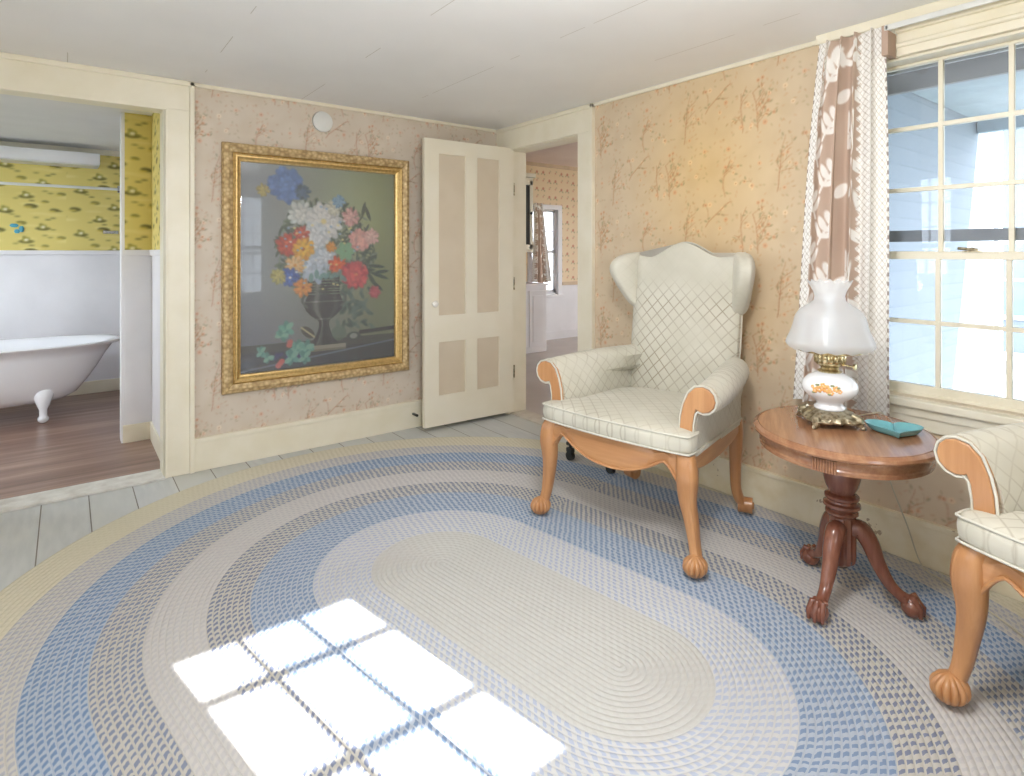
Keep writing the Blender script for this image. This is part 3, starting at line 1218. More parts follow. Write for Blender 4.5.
# ================================================================ PICTURE
def make_painting():
    W, H = 214, 272
    c = Canvas(W, H, (120, 122, 116))
    X, Y = c.xx / W, c.yy / H
    g = np.zeros((H, W, 3))
    left = np.array((146, 152, 158.))  # grey-blue ground, lightened to paint in the pale reflection on the glazing
    right = np.array((136, 144, 104.))
    t = np.clip(X * 1.25 - .1, 0, 1)[..., None]
    g = left * (1 - t) + right * t
    lo = np.clip((Y - .55) * 1.3, 0, .5)[..., None] * (1 - t * .6)
    g = g * (1 - lo) + np.array((84, 86, 102.)) * lo
    hi = np.exp(-(((X - .72) / .25) ** 2 + ((Y - .2) / .25) ** 2))[..., None]
    g = g + hi * np.array((28, 30, 20.))
    g += rng.normal(0, 3, (H, W, 1))
    c.a = g

    def E(u, v, ru, rv, col, rot=0, al=1., soft=1.):
        c.ell(u * W, v * H, ru * W, rv * W, col, rot, al, soft)
    # ledge
    for yy in range(int(.87 * H), H):
        for_col = np.array((44, 46, 52.)) if yy > .905 * H else np.array((66, 64, 60.))
        c.a[yy, :, :] = c.a[yy, :, :] * .2 + for_col * .8
    c.line([(0, .985 * H), (W, .90 * H)], 1.2, (112, 120, 136), .8)
    c.line([(.75 * W, .845 * H), (W, .835 * H)], 3.0, (46, 44, 40), .9)
    # dark foliage mass behind the flowers
    for k in range(620):
        a = rng.random() * 2 * PI
        r = rng.random() ** .5
        u, v = .53 + math.cos(a) * .33 * r, .41 + math.sin(a) * .25 * r
        E(u, v, .026, .008, [(78, 92, 76), (104, 118, 94), (66, 78, 70), (126, 142, 124)][rng.integers(4)], rng.random() * 3, .85)
    for k in range(60):
        u, v = .70 + rng.normal() * .06, .70 + rng.normal() * .05
        E(u, v, .028, .012, [(74, 92, 84), (100, 118, 106), (56, 70, 62)][rng.integers(3)], rng.random() * 3, .7)
    # long leaves right
    for (u, v, L, a) in ((.86, .50, .06, .1), (.88, .55, .07, .35), (.86, .60, .06, .7), (.82, .46, .05, -.5), (.80, .22, .05, 1.2), (.77, .20, .05, 1.8), (.83, .57, .06, 1.0), (.80, .52, .05, 0), (.90, .53, .05, -.1), (.79, .42, .05, -.9)):
        E(u, v, L, .012, (70, 84, 68), a)
    c.line([(.62 * W, .38 * H), (.76 * W, .24 * H), (.79 * W, .19 * H)], .8, (80, 88, 66))
    c.line([(.40 * W, .30 * H), (.38 * W, .17 * H)], 1, (70, 84, 66))
    # urn
    UR = [(.535, .105), (.56, .100), (.60, .098), (.64, .100), (.662, .112), (.68, .122), (.70, .122), (.72, .112), (.74, .090), (.76, .055), (.775, .032), (.80, .030), (.83, .040), (.86, .060), (.885, .082), (.90, .088)]
    for i in range(len(UR) - 1):
        (v0, r0), (v1, r1) = UR[i], UR[i + 1]
        for s_ in range(8):
            t = s_ / 8
            v, r = v0 + (v1 - v0) * t, r0 + (r1 - r0) * t
            y = int(v * H)
            for x in range(int((.505 - r) * W), int((.505 + r) * W) + 1):
                q = (x / W - .505) / r
                sh = 54 + 64 * math.exp(-((q + .45) / .18) ** 2) + 26 * math.exp(-((q - .62) / .14) ** 2)
                if .672 < v < .682 or .76 < v < .768:
                    sh += 40
                if v > .80 and int((q + 1) * 6) % 2:
                    sh *= .75
                c.a[y, min(max(x, 0), W - 1)] = (sh, sh * 1.0, sh * .95)
    for sd in (-1, 1):
        pts = [(.505 + sd * (.11 + .03 * math.sin(t)) , .70 - .07 * t / PI) for t in np.linspace(0, PI, 12)]
        c.line([(a * W, b_ * H) for a, b_ in pts], 1.6, (92, 94, 88))
    # plinth
    for yy in range(int(.898 * H), int(.928 * H)):
        c.a[yy, int(.385 * W):int(.65 * W)] = (158, 152, 132) if yy < .912 * H else (122, 116, 100)
    # nest / fruit at the foot
    E(.40, .825, .05, .028, (66, 62, 54), .7)
    c.line([(.36 * W, .80 * H), (.44 * W, .85 * H)], 1.3, (190, 180, 140), .8)
    E(.70, .865, .05, .032, (72, 80, 74))
    E(.70, .862, .026, .018, (146, 152, 140))
    E(.60, .84, .05, .05, (96, 112, 96), 0, .7)
    for k in range(18):
        E(.20 + rng.random() * .16, .91 + rng.random() * .04, .012, .012, (60, 58, 104), 0, .9)
    # vine leaves lower left
    for (u, v, r) in ((.27, .80, .05), (.24, .83, .04), (.33, .90, .055), (.39, .90, .05), (.30, .94, .05), (.38, .945, .045), (.12, .90, .035), (.16, .93, .035)):
        for k in range(6):
            a = 2 * PI * k / 6 + rng.random()
            E(u + math.cos(a) * r * .5, v + math.sin(a) * r * .4, r * .55, r * .33, [(112, 168, 152), (88, 142, 128), (136, 186, 168)][k % 3], a, .95)
    for (u, v) in ((.29, .865), (.285, .88), (.23, .965), (.22, .975), (.24, .955)):
        E(u, v, .018, .016, (208, 104, 96))
    # blossoms
    fl_ = [(.27, .10, .11, (110, 146, 206), (76, 104, 160), 11, None), (.37, .13, .05, (96, 120, 150), (60, 80, 90), 7, None),
           (.36, .235, .085, (226, 226, 218), (176, 186, 186), 8, None), (.50, .27, .125, (236, 234, 228), (190, 192, 192), 11, (230, 214, 150)),
           (.45, .345, .10, (230, 232, 232), (178, 190, 196), 9, None), (.57, .20, .055, (226, 224, 206), (186, 184, 160), 6, None),
           (.60, .165, .045, (146, 180, 204), (110, 150, 186), 6, None), (.44, .49, .115, (208, 218, 228), (160, 180, 200), 10, None), (.52, .45, .07, (222, 228, 232), (170, 184, 196), 8, None),
           (.28, .39, .075, (222, 98, 66), (170, 54, 40), 7, None), (.36, .335, .05, (220, 104, 74), (170, 60, 44), 6, None),
           (.37, .41, .075, (240, 192, 66), (214, 140, 36), 8, (170, 90, 30)), (.32, .49, .065, (240, 208, 150), (222, 160, 96), 8, (220, 150, 60)),
           (.29, .55, .062, (84, 120, 200), (60, 80, 150), 7, (240, 236, 220)), (.22, .545, .05, (206, 196, 120), (160, 150, 90), 6, None),
           (.37, .60, .06, (238, 168, 80), (210, 120, 50), 7, (170, 80, 30)), (.59, .49, .062, (240, 112, 56), (200, 70, 36), 7, None), (.55, .40, .035, (238, 168, 66), (210, 120, 40), 6, None),
           (.68, .245, .062, (236, 190, 182), (206, 146, 140), 8, None), (.745, .36, .078, (240, 186, 176), (214, 140, 136), 9, None), (.83, .345, .055, (238, 200, 192), (214, 164, 160), 8, None),
           (.715, .545, .095, (226, 96, 98), (176, 54, 66), 11, (240, 190, 110)), (.85, .64, .042, (222, 116, 122), (180, 70, 84), 7, None), (.13, .13, .04, (196, 178, 110), (160, 140, 80), 5, None)]
    for (u, v, r, a, b_, n, cen) in fl_:
        c.petals(u * W, v * H, r * W, a, n, b_, cen)
        if n >= 9:
            for k in range(26):
                an, rr = rng.random() * 6.28, rng.random() ** .5 * r * .9
                E(u + math.cos(an) * rr, v + math.sin(an) * rr * W / H, .016, .009, np.array(a) * (.82 + rng.random() * .22), an + 1.5, .8)
    for k in range(6):
        a = k * PI / 3
        E(.645 + math.cos(a) * .035, .42 + math.sin(a) * .028, .03, .022, (128, 172, 130), a)
    for k in range(50):
        a = rng.random() * 2 * PI
        E(.5 + math.cos(a) * .26 * rng.random() ** .5, .40 + math.sin(a) * .22 * rng.random() ** .5, .009, .007, [(150, 180, 206), (236, 220, 150), (226, 226, 220)][rng.integers(3)], 0, .8)
    for k in range(7):
        E(.42 + k * .035, .53 + rng.random() * .03, .03, .015, (110, 150, 140), rng.random() * 3, .85)
    return c.a


PX0, PX1, PZ0, PZ1 = .748, 1.998, .437, 1.967
pic = thing('framed_painting', 'large gilt-framed flower still life hanging on the floral wall', 'painting', (PX0, YA, PZ0))
PW, PH = PX1 - PX0, PZ1 - PZ0


def frame_ring(prof):
    """prof: list of (inset from outer edge, depth towards the room)"""
    q = MB()
    rings = []
    for (i, d_) in prof:
        rings.append([(i, -d_, i), (PW - i, -d_, i), (PW - i, -d_, PH - i), (i, -d_, PH - i)])
    q.loft(rings, cap=False, cycle=True)
    return q


orn = NT('ornate_gilt')
vo = orn.n('ShaderNodeTexVoronoi')
vo.inputs['Scale'].default_value = 42
tc = orn.n('ShaderNodeTexCoord')
orn.l(tc.outputs['Object'], vo.inputs['Vector'])
orn.base(orn.ramp(vo.outputs['Distance'], [(.1, (222, 200, 156)), (.45, (200, 174, 128)), (.8, (168, 140, 98))]))
orn.b.inputs['Metallic'].default_value = .25
orn.rough(.5)
orn.bump(vo.outputs['Distance'], -.9, .012)
frame_ring([(0, .003), (0, .035), (.008, .05), (.03, .058), (.055, .045), (.062, .03), (.062, .003)]).build('outer_frame', orn.m, pic)
frame_ring([(.058, .003), (.058, .040), (.066, .048), (.074, .042), (.082, .042), (.095, .030), (.105, .026), (.108, .012), (.108, .003)]).build('inner_frame', M['gold_light'], pic)
pa = make_painting()
nh, nw_ = pa.shape[:2]
ci = .104
U, V = np.meshgrid(np.linspace(ci, PW - ci, nw_), np.linspace(PH - ci, ci, nh))
grid_mesh('canvas', np.stack([U, np.full_like(U, -.006), V], -1), pa, vcol('printed_canvas', .5), pic)
# slightly bowed glazing
U, V = np.meshgrid(np.linspace(ci, PW - ci, 24), np.linspace(ci, PH - ci, 24))
un = (U - PW / 2) / (PW / 2 - ci)
vn = (V - PH / 2) / (PH / 2 - ci)
g = grid_mesh('glazing', np.stack([U, -.011 - .025 * (1 - un ** 2) - .002 * (1 - vn ** 2), V], -1), np.zeros(U.shape + (3,)), M['picture_glass'], pic)
# round cover on wall
q = MB()
q.lathe([(.068, 0), (.07, .006), (.066, .018), (.05, .024), (.001, .026)], n=40)
q.xf(Matrix.Rotation(PI / 2, 4, 'X'))
tag(q.build('round_wall_cover', M['plastic'], None, 40, loc=(1.366, YA - .003, 2.173)), 'round white cover high on the wallpaper above the painting', 'wall cover')
q = MB()
q.box(-.008, .008, 0, .052, 0, .014, .003)
q.tube([(0, 0, .007), (0, -.014, .007)], .010, 12)
tag(q.build('door_stop', M['black'], None, 40, loc=(2.035, YA - .075, .10)), 'small black door stop on the baseboard by the door edge', 'door stop')


# ================================================================ WING CHAIRS
def fabric(name, a, b, lattice=1.0, fade=None):
    m = NT(name)
    tc = m.n('ShaderNodeTexCoord')
    def dot(v):
        o = m.n('ShaderNodeVectorMath', operation='DOT_PRODUCT')
        m.l(tc.outputs['Object'], o.inputs[0])
        o.inputs[1].default_value = v
        return o.outputs['Value']
    u, v = dot(a), dot(b)
    s1 = m.math('ABSOLUTE', m.math('SUBTRACT', m.math('FRACT', m.math('DIVIDE', m.math('ADD', u, v), .066)), .5))
    s2 = m.math('ABSOLUTE', m.math('SUBTRACT', m.math('FRACT', m.math('DIVIDE', m.math('SUBTRACT', u, v), .066)), .5))
    l1 = m.math('SUBTRACT', 1, m.math('SMOOTH_MIN', m.math('DIVIDE', s1, .09), 1, .2))
    l2 = m.math('SUBTRACT', 1, m.math('SMOOTH_MIN', m.math('DIVIDE', s2, .09), 1, .2))
    ln = m.math('MAXIMUM', l1, l2)
    ln = m.math('MAXIMUM', ln, 0)
    wear = m.ramp(m.noise(3.2, 2), [(.35, (110, 110, 110)), (.6, (255, 255, 255))])
    bw = m.n('ShaderNodeRGBToBW')
    m.l(wear, bw.inputs[0])
    ln = m.math('MULTIPLY', m.math('MULTIPLY', ln, bw.outputs[0]), .8 * lattice)
    if fade:
        z = dot((0, 0, 1))
        fd = m.math('MINIMUM', m.math('MAXIMUM', m.math('DIVIDE', m.math('SUBTRACT', fade, z), .14), .06), 1)
        ln = m.math('MULTIPLY', ln, fd)
    bs = m.ramp(m.noise(5, 3), [(.3, (193, 190, 175)), (.7, (206, 203, 190))])
    m.base(m.mix(ln, bs, (140, 128, 106)))
    m.rough(.75)
    m.b.inputs['Sheen Weight'].default_value = .2
    m.bump(m.math('ADD', m.math('MULTIPLY', ln, -.6), m.math('MULTIPLY', m.noise(420, 1), .25)), .4, .003)
    return m.m


M['fab_back'] = fabric('lattice_damask_back', (1, 0, 0), (0, 0, .95), 1.2, 1.14)
M['fab_seat'] = fabric('lattice_damask_seat', (1, 0, 0), (0, 1, 0), .7)
M['fab_arm'] = fabric('lattice_damask_arm', (0, 1, 0), (0, 0, 1), .7)
M['fab_plain'] = fabric('plain_worn_damask', (0, 1, 0), (0, 0, 1), .12)


def leg_mesh(path, radii, n=14, sq=2.6):
    """superelliptic rings on horizontal-ish planes"""
    q = MB()
    rings = []
    for (p, (a, b)) in zip(path, radii):
        r = []
        for j in range(n):
            t = 2 * PI * j / n
            c, s_ = math.cos(t), math.sin(t)
            r.append((p[0] + math.copysign(abs(c) ** (2 / sq), c) * a, p[1] + math.copysign(abs(s_) ** (2 / sq), s_) * b, p[2]))
        rings.append(r)
    q.loft(rings)
    return q


def claw(q, c, r, ang, sc=(1, 1, .95), lobes=5):
    """fluted ball foot facing direction ang"""
    rings = []
    nu, nv = 84, 12
    for i in range(1, nv):
        t = PI * i / nv
        ring = []
        for j in range(nu):
            a = 2 * PI * j / nu
            fl_ = 1 + .24 * abs(math.cos(lobes * (a - ang))) ** .7 * math.sin(t) - .13
            ring.append((c[0] + r * sc[0] * math.sin(t) * math.cos(a) * fl_, c[1] + r * sc[1] * math.sin(t) * math.sin(a) * fl_, c[2] - r * sc[2] * math.cos(t)))
        rings.append(ring)
    q.loft(rings)


def interp(pts, n):
    """catmull-rom resample"""
    P = [Vector(p) for p in pts]
    P = [P[0] * 2 - P[1]] + P + [P[-1] * 2 - P[-2]]
    out = []
    for i in range(1, len(P) - 2):
        for k in range(n):
            t = k / n
            a, b, c, d_ = P[i - 1], P[i], P[i + 1], P[i + 2]
            out.append(.5 * ((2 * b) + (c - a) * t + (2 * a - 5 * b + 4 * c - d_) * t * t + (3 * b - a - 3 * c + d_) * t ** 3))
    out.append(P[-2])
    return out


def make_chair(loc, rotz, label):
    t = thing('wing_chair', label, 'armchair', loc, rotz, 'matching cream wing chairs')
    ZS = Matrix.Diagonal((1, 1, 1.04, 1))
    # --- front legs (cabriole)
    for s_ in (-1, 1):
        pts = [(.350, -.335, .455), (.358, -.342, .42), (.362, -.345, .36), (.360, -.338, .28), (.372, -.330, .20), (.385, -.330, .12), (.396, -.338, .075), (.402, -.350, .05)]
        rad = [(.036, .032), (.041, .038), (.042, .040), (.034, .034), (.028, .029), (.023, .025), (.023, .025), (.028, .03)]
        P = interp([(a, b, c) for a, b, c in pts], 4)
        Rr = interp([(a, b, 0) for a, b in rad], 4)
        q = leg_mesh([(p.x * s_, p.y, p.z) for p in P], [(r.x, r.y) for r in Rr])
        claw(q, (.403 * s_, -.360, .048), .044, math.atan2(-.35, .3 * s_), (1.0, 1.1, .95), 6)
        # ridge down the front of the leg
        q.tube([((p.x + r.x * .55) * s_, p.y - r.y * .72, p.z) for p, r in zip(P[2:], Rr[2:])], .0075, 8)
        q.xf(ZS)
        q.build('leg', M['chairwood'], t, 50)
    # --- rear legs
    for s_ in (-1, 1):
        pts = [(.280, .30, .455), (.284, .305, .40), (.286, .305, .32), (.286, .300, .22), (.290, .300, .13), (.302, .315, .075), (.318, .335, .047)]
        rad = [(.034, .034), (.034, .036), (.030, .032), (.025, .028), (.023, .027), (.024, .028), (.028, .030)]
        P = interp(pts, 4)
        Rr = interp([(a, b, 0) for a, b in rad], 4)
        q = leg_mesh([(p.x * s_, p.y, p.z) for p in P], [(r.x, r.y) for r in Rr])
        q.tube([(.29 * s_, .325, .05), (.352 * s_, .345, .05)], .036, 16)
        q.tube([(.35 * s_, .345, .05), (.358 * s_, .347, .05)], [.02, .014], 12)
        q.xf(ZS)
        q.build('leg', M['chairwood'], t, 50)
    # --- front apron: serpentine lower edge
    q = MB()
    n = 40
    lo, hi = [], []
    for i in range(n + 1):
        x = -.335 + .67 * i / n
        k = abs(x) / .335
        zb = .325 + .085 * (k / .78) ** 2.2 if k < .78 else .41 - .085 * ((k - .78) / .22) ** 1.6
        lo.append((x, zb))
        hi.append((x, .452))
    rings = []
    for (l, h) in zip(lo, hi):
        bow = -.352 - .018 * math.cos(l[0] / .335 * PI / 2)
        rings.append([(l[0], bow + .006, l[1]), (l[0], bow - .004, l[1] + .01), (l[0], bow - .010, (l[1] + .45) / 2 + .02), (l[0], bow, .452), (l[0], bow + .035, .452), (l[0], bow + .035, l[1])])
    q.loft(rings)
    q.tube([(l[0], -.358 - .018 * math.cos(l[0] / .335 * PI / 2), l[1] + .004) for l in lo], .006, 8)
    q.build('front_apron', M['chairwood_x'], t, 40)
    # --- side rails, rear rail
    for s_ in (-1, 1):
        rings = []
        for i in range(25):
            k = i / 24
            y = -.34 + .65 * k
            x = .382 - .075 * k
            zb = .365 + .028 * (2 * k - 1) ** 2 + .02 * abs(2 * k - 1) ** 8
            rings.append([(x * s_, y, zb), (x * s_, y, .455), ((x - .035) * s_, y, .455), ((x - .035) * s_, y, zb)])
        q = MB()
        q.loft(rings)
        q.build('side_rail', M['chairwood_y'], t, 40, bevel=.004)
    q = MB()
    q.box(-.29, .29, .295, .325, .385, .455, .004)
    q.build('rear_rail', M['chairwood_x'], t)
    # --- seat deck under the cushion (upholstered)
    q = MB()
    q.prism([(-.372, -.352), (.372, -.352), (.385, -.30), (.31, .33), (-.31, .33), (-.385, -.30)], .445, .462)
    q.build('seat_deck', M['fab_plain'], t, bevel=.004)
    # --- T cushion
    out = [(-.300, .285), (-.303, .05), (-.308, -.235), (-.330, -.262), (-.372, -.268), (-.392, -.300), (-.392, -.362), (-.370, -.385), (-.20, -.405), (0, -.412), (.20, -.405), (.370, -.385), (.392, -.362), (.392, -.300), (.372, -.268), (.330, -.262), (.308, -.235), (.303, .05), (.300, .285)]
    q = MB()
    cx, cy = 0, -.06
    rings = []
    for (sc, z) in ((.90, .458), (.965, .461), (.99, .472), (1.0, .495), (1.0, .512), (.99, .530), (.962, .543), (.90, .551), (.6, .560), (.25, .564)):
        rings.append([(cx + (x - cx) * (sc if sc < .95 else 1) - math.copysign(0 if sc < .95 else (1 - sc) * .33, x), cy + (y - cy) * (sc if sc < .95 else 1) - math.copysign(0 if sc < .95 else (1 - sc) * .33, y), z) for x, y in out])
    q.loft(rings)
    cush_ = q.build('seat_cushion', M['fab_seat'], t, 60, sub=1)
    for zz in (.536, .466):
        q = MB()
        P = interp([(x * .976, y * .981 - .0, zz) for x, y in out], 3)
        q.tube(P, .0042, 8)
        q.build('welt', M['welt'], cush_, 60)
    # --- arms: roll + inner and outer panel
    AZ = -.015
    for s_ in (-1, 1):
        q = MB()
        rings = []
        for i in range(13):
            k = i / 12
            y = -.292 + .595 * k
            cx_ = .413 - .125 * k ** 1.3
            cz_ = .700 + .012 * k
            R_ = .060 + .010 * math.sin(k * PI * .8)
            xi = .302 - .012 * k      # inner face
            xo = .372 - .060 * k      # outer face
            ring = [(xi, .47), (xi, .56), (xi + .006, .63)]
            # over the roll, from inner side round to the underside
            for a in np.linspace(160, -150, 16):
                a_ = math.radians(a)
                ring.append((cx_ + R_ * math.cos(a_), cz_ + R_ * math.sin(a_)))
            ring += [(xo + .012, .63), (xo, .58), (xo, .455)]
            rings.append([(x * s_, y, z) for x, z in ring])
        q.loft(rings)
        q.build('arm', M['fab_arm'], t, 50)
        # wooden scroll facing
        cx_, cz_, R_ = .413, .700, .051
        inner = [(.312, .50), (.313, .56), (.318, .62), (.330, .672), (.350, .716), (.378, .744), (.413, .751)]
        outer_ = [(.366, .46), (.366, .53), (.368, .59), (.374, .635), (.381, .660), (.386, .672), (.395, .680)]
        ang = [math.radians(a) for a in (60, 30, 0, -30, -60, -90, -115, -140)]
        poly = [(x, z) for x, z in inner] + [(cx_ + R_ * math.cos(a), cz_ + R_ * math.sin(a)) for a in ang]
        poly += [(.389, .668), (.384, .658)] + list(reversed(outer_[:4]))
        q = MB()
        q.prism([(x * s_, z) for x, z in poly], -.318, -.286, 'xz')
        scr_ = q.build('arm_scroll', M['chairwood'], t, 30, bevel=.004)
        q = MB()
        q.tube([(x * s_ * 1.0 + .0, -.312, z) for x, z in [(x - .005, z) for x, z in inner[:4]] + [(.346, .722), (.376, .750), (.413, .757)] + [(cx_ + (R_ + .006) * math.cos(a), cz_ + (R_ + .006) * math.sin(a)) for a in ang[:-1]] + [(.397, .655), (.381, .640), (.372, .59), (.371, .46)]], .0042, 8)
        q.build('welt', M['welt'], scr_, 60)
    # --- back
    def yb(z):  # front surface of the back
        return .262 + (z - .5) * .135 + .012 * math.sin((z - .5) * 5)
    def ztop(x):
        k = abs(x) / .305
        return 1.240 + .082 * (.5 + .5 * math.cos(min(k / .74, 1) * PI)) + .03 * max(0, (k - .74) / .26) ** 1.4
    nx, nz = 28, 22
    rows_f, rows_b = [], []
    for j in range(nz + 1):
        f = j / nz
        rf, rb = [], []
        for i in range(nx + 1):
            x = -.305 + .61 * i / nx
            xs = x * (.93 + .07 * min(1, f * 2.5))
            zt = ztop(x)
            z = .455 + (zt - .455) * f
            e = max(0, abs(x) / .305 - .82) / .18
            e2 = max(0, f - .95) / .05
            puff = .014 * (1 - (x / .305) ** 2)
            rf.append((xs, yb(z) - puff + .022 * e ** 2 + .015 * e2 ** 2, z))
            rb.append((xs, yb(z) + .075 - .012 * e ** 2 - .02 * e2 ** 2 - .0, z))
        rows_f.append(rf)
        rows_b.append(rb)
    q = MB()
    rings = []
    for rf, rb in zip(rows_f, rows_b):
        rings.append(rf + rb[::-1])
    q.loft(rings)
    back_ = q.build('back', M['fab_back'], t, 60, bevel=.008)
    q = MB()
    q.tube([(r[0][0] - .001, r[0][1] + .03, r[0][2]) for r in rows_f] + [(p[0], p[1] + .03, p[2] + .002) for p in rows_f[-1][1:-1]] + [(r[-1][0] + .001, r[-1][1] + .03, r[-1][2]) for r in rows_f[::-1]], .0042, 8)
    bw_ = q.build('welt', M['welt'], t, 60)
    bw_.parent = back_
    # --- wings: rolled ears
    for s_ in (-1, 1):
        q = MB()
        rings = []
        for (z, reach, th) in ((z_, r_, t_ * 1.6) for z_, r_, t_ in ((.955, .004, .012), (.965, .022, .028), (1.0, .060, .036), (1.06, .108, .040), (1.12, .148, .043), (1.16, .172, .045), (1.20, .172, .045), (1.232, .150, .042), (1.255, .110, .036), (1.267, .06, .026), (1.272, .015, .012))):
            y0 = yb(z) + .035
            base = Vector((.288, y0))
            d_ = Vector((.52, -.85)).normalized()
            nrm = Vector((.85, .52)).normalized()
            ring = []
            m_ = 9
            for k in range(m_):
                w_ = reach * k / (m_ - 1)
                bulge = th * (.55 + .45 * math.sin(PI * min(1, k / (m_ - 1) + .05)))
                p = base + d_ * w_ - nrm * bulge * .5
                if k == m_ - 1:
                    p = base + d_ * (w_ - .004) - nrm * bulge * .3
                ring.append((p.x * s_, p.y, z))
            for k in range(m_ - 1, -1, -1):
                w_ = reach * k / (m_ - 1)
                bulge = th * (.55 + .45 * math.sin(PI * min(1, k / (m_ - 1) + .05)))
                p = base + d_ * w_ + nrm * bulge * .9
                ring.append((p.x * s_, p.y, z))
            rings.append(ring)
        q.loft(rings)
        q.build('wing', M['fab_plain'], t, 70, sub=1)
    for ch in list(t.children):
        if ch.name.split('.')[0] != 'leg':
            k_ = ch.name.split('.')[0]
            ch.location.z = .018 if k_ not in ('arm', 'arm_scroll') else -.003
            if k_ in ('back', 'wing'):
                ch.location.x = -.022
    return t


CH1 = (2.267, 1.853, .010)
TH1 = math.atan2(-.988, .156)
make_chair(CH1, TH1, 'cream lattice wing chair in full view, left of the pedestal table')
make_chair((2.262, .096, .010), math.radians(-103), 'cream wing chair cut off by the right edge, only left arm and leg visible')

# ================================================================ PEDESTAL TABLE
TC = (2.302, .991)
tb = thing('pedestal_table', 'oval oak pedestal table with three claw feet under the window', 'table', (TC[0], TC[1], .0125), math.radians(30))
q = MB()
q.lathe([(.90, .602), (.965, .604), (1.0, .609), (1.01, .616), (1.0, .624), (.975, .629), (.955, .632), (.951, .6285), (.945, .6285), (.94, .632), (.5, .632), (.01, .632)], n=72, sx=.339, sy=.304)
q.build('table_top', M['oak'], tb, 35)
q = MB()
q.lathe([(.80, .604), (.925, .604), (.93, .600), (.93, .580), (.925, .573), (.935, .568), (.93, .556), (.88, .553), (.80, .553)], n=72, sx=.339, sy=.304)
q.build('apron', M['oak'], tb, 35)
for aa in (180 - 30 + 12, 330):
    q = MB()
    for k in range(-4, 5):
        a = math.radians(aa + k * 1.7)
        x, y = math.cos(a) * .339 * .935, math.sin(a) * .304 * .935
        q.tube([(x, y, .557), (x, y, .600)], .0042, 8)
    q.build('reeded_block', M['oak'], tb, 50)
q = MB()
q.lathe([(.10, .556), (.10, .538), (.05, .532), (.046, .525), (.056, .505), (.063, .478), (.063, .450), (.056, .420), (.046, .400), (.043, .392), (.052, .388), (.058, .382), (.058, .374), (.050, .366), (.052, .360), (.062, .354), (.063, .344), (.054, .336), (.050, .330), (.055, .325), (.056, .318), (.048, .312), (.046, .306)], n=40)
rr = []
for z in (.312, .300, .16, .145, .135):
    s_ = .046 if z < .31 and z > .14 else .04
    rr.append([(s_ * math.cos(2 * PI * j / 48) * (1 + .05 * math.cos(12 * 2 * PI * j / 48)), s_ * math.sin(2 * PI * j / 48) * (1 + .05 * math.cos(12 * 2 * PI * j / 48)), z) for j in range(48)])
q.loft(rr)
q.lathe([(.02, .135), (.03, .13), (.018, .115), (.002, .108)], n=20)
q.build('pedestal', M['oak_dark'], tb, 35)
feet = ((2.085, .975), (2.375, .787), (2.44, 1.172))
for (fx, fy) in feet:
    v = Vector((fx - TC[0], fy - TC[1]))
    a = math.atan2(v.y, v.x) - math.radians(30)
    L = v.length
    P = interp([(.028, 0, .262), (.060, 0, .268), (.090, 0, .225), (.115, 0, .16), (.150, 0, .095), (L - .03, 0, .062), (L - .005, 0, .05)], 5)
    Rr = interp([(.030, 0, 0), (.033, 0, 0), (.031, 0, 0), (.026, 0, 0), (.021, 0, 0), (.020, 0, 0), (.026, 0, 0)], 5)
    q = MB()
    q.tube([p for p in P], [r.x for r in Rr], 14)
    q.sphere((L, 0, .034), .034, 1.05, 1.0, 1.0, 18, 12)
    for k, da in enumerate((-.75, 0, .75)):
        q.tube([(L - .03 * math.cos(da), -.03 * math.sin(da), .062), (L + .012 * math.cos(da), .026 * math.sin(da) * 1.1, .068), (L + .034 * math.cos(da), .034 * math.sin(da), .042), (L + .034 * math.cos(da), .034 * math.sin(da), .012)], [.010, .011, .009, .006], 8)
    q.xf(Matrix.Rotation(a, 4, 'Z'))
    q.build('leg', M['oak_dark'], tb, 50)

TZ = .6445
# ---- lamp
LC = None


def fl_pt(px_, py_, z):
    u, v = (px_ - 512) / 585, (252 - py_) / 585
    t = (z - 1.3) / v
    return ((.606 + u * .7955) * t, (.7955 - u * .606) * t)


lx, ly = 2.325, 1.045
lamp = thing('table_lamp', 'hurricane table lamp with milk glass body and ruffled frosted shade', 'lamp', (lx, ly, TZ), 0)
q = MB()


def basew(r, z, a, i):
    k = max(0, (r - .055) / .045)
    return r * (1 + .22 * k * (abs(math.cos(2 * a)) ** 3 - .3) + .05 * math.cos(16 * a)), z - .0


q.lathe([(.100, .020), (.104, .026), (.096, .036), (.080, .046), (.066, .052), (.056, .056), (.05, .058), (.01, .058)], n=64, wob=basew)
for k in range(4):
    a = k * PI / 2
    d_ = Vector((math.cos(a), math.sin(a), 0))
    n_ = Vector((-math.sin(a), math.cos(a), 0))
    q.tube([d_ * .082 + Vector((0, 0, .046)), d_ * .106 + Vector((0, 0, .034)), d_ * .110 + Vector((0, 0, .014)), d_ * .118 + Vector((0, 0, .006)), d_ * .128 + Vector((0, 0, .008))], [.012, .017, .013, .0065, .006], 10)
    for s_ in (-1, 1):
        q.tube([d_ * .098 + n_ * .012 * s_ + Vector((0, 0, .03)), d_ * .094 + n_ * .036 * s_ + Vector((0, 0, .026)), d_ * .088 + n_ * .046 * s_ + Vector((0, 0, .036))], [.008, .007, .004], 8)
q.build('lamp_base', M['bronze'], lamp, 50)
q = MB()
q.lathe([(.05, .056), (.054, .060), (.054, .066), (.046, .074), (.045, .082), (.056, .092), (.080, .108), (.094, .126), (.097, .142), (.092, .160), (.074, .180), (.052, .192), (.040, .197), (.01, .198)], n=48)
font = q.build('glass_font', paint('milk_glass', (244, 246, 250), (240, 243, 248), .12, 2, 0), lamp, 60)
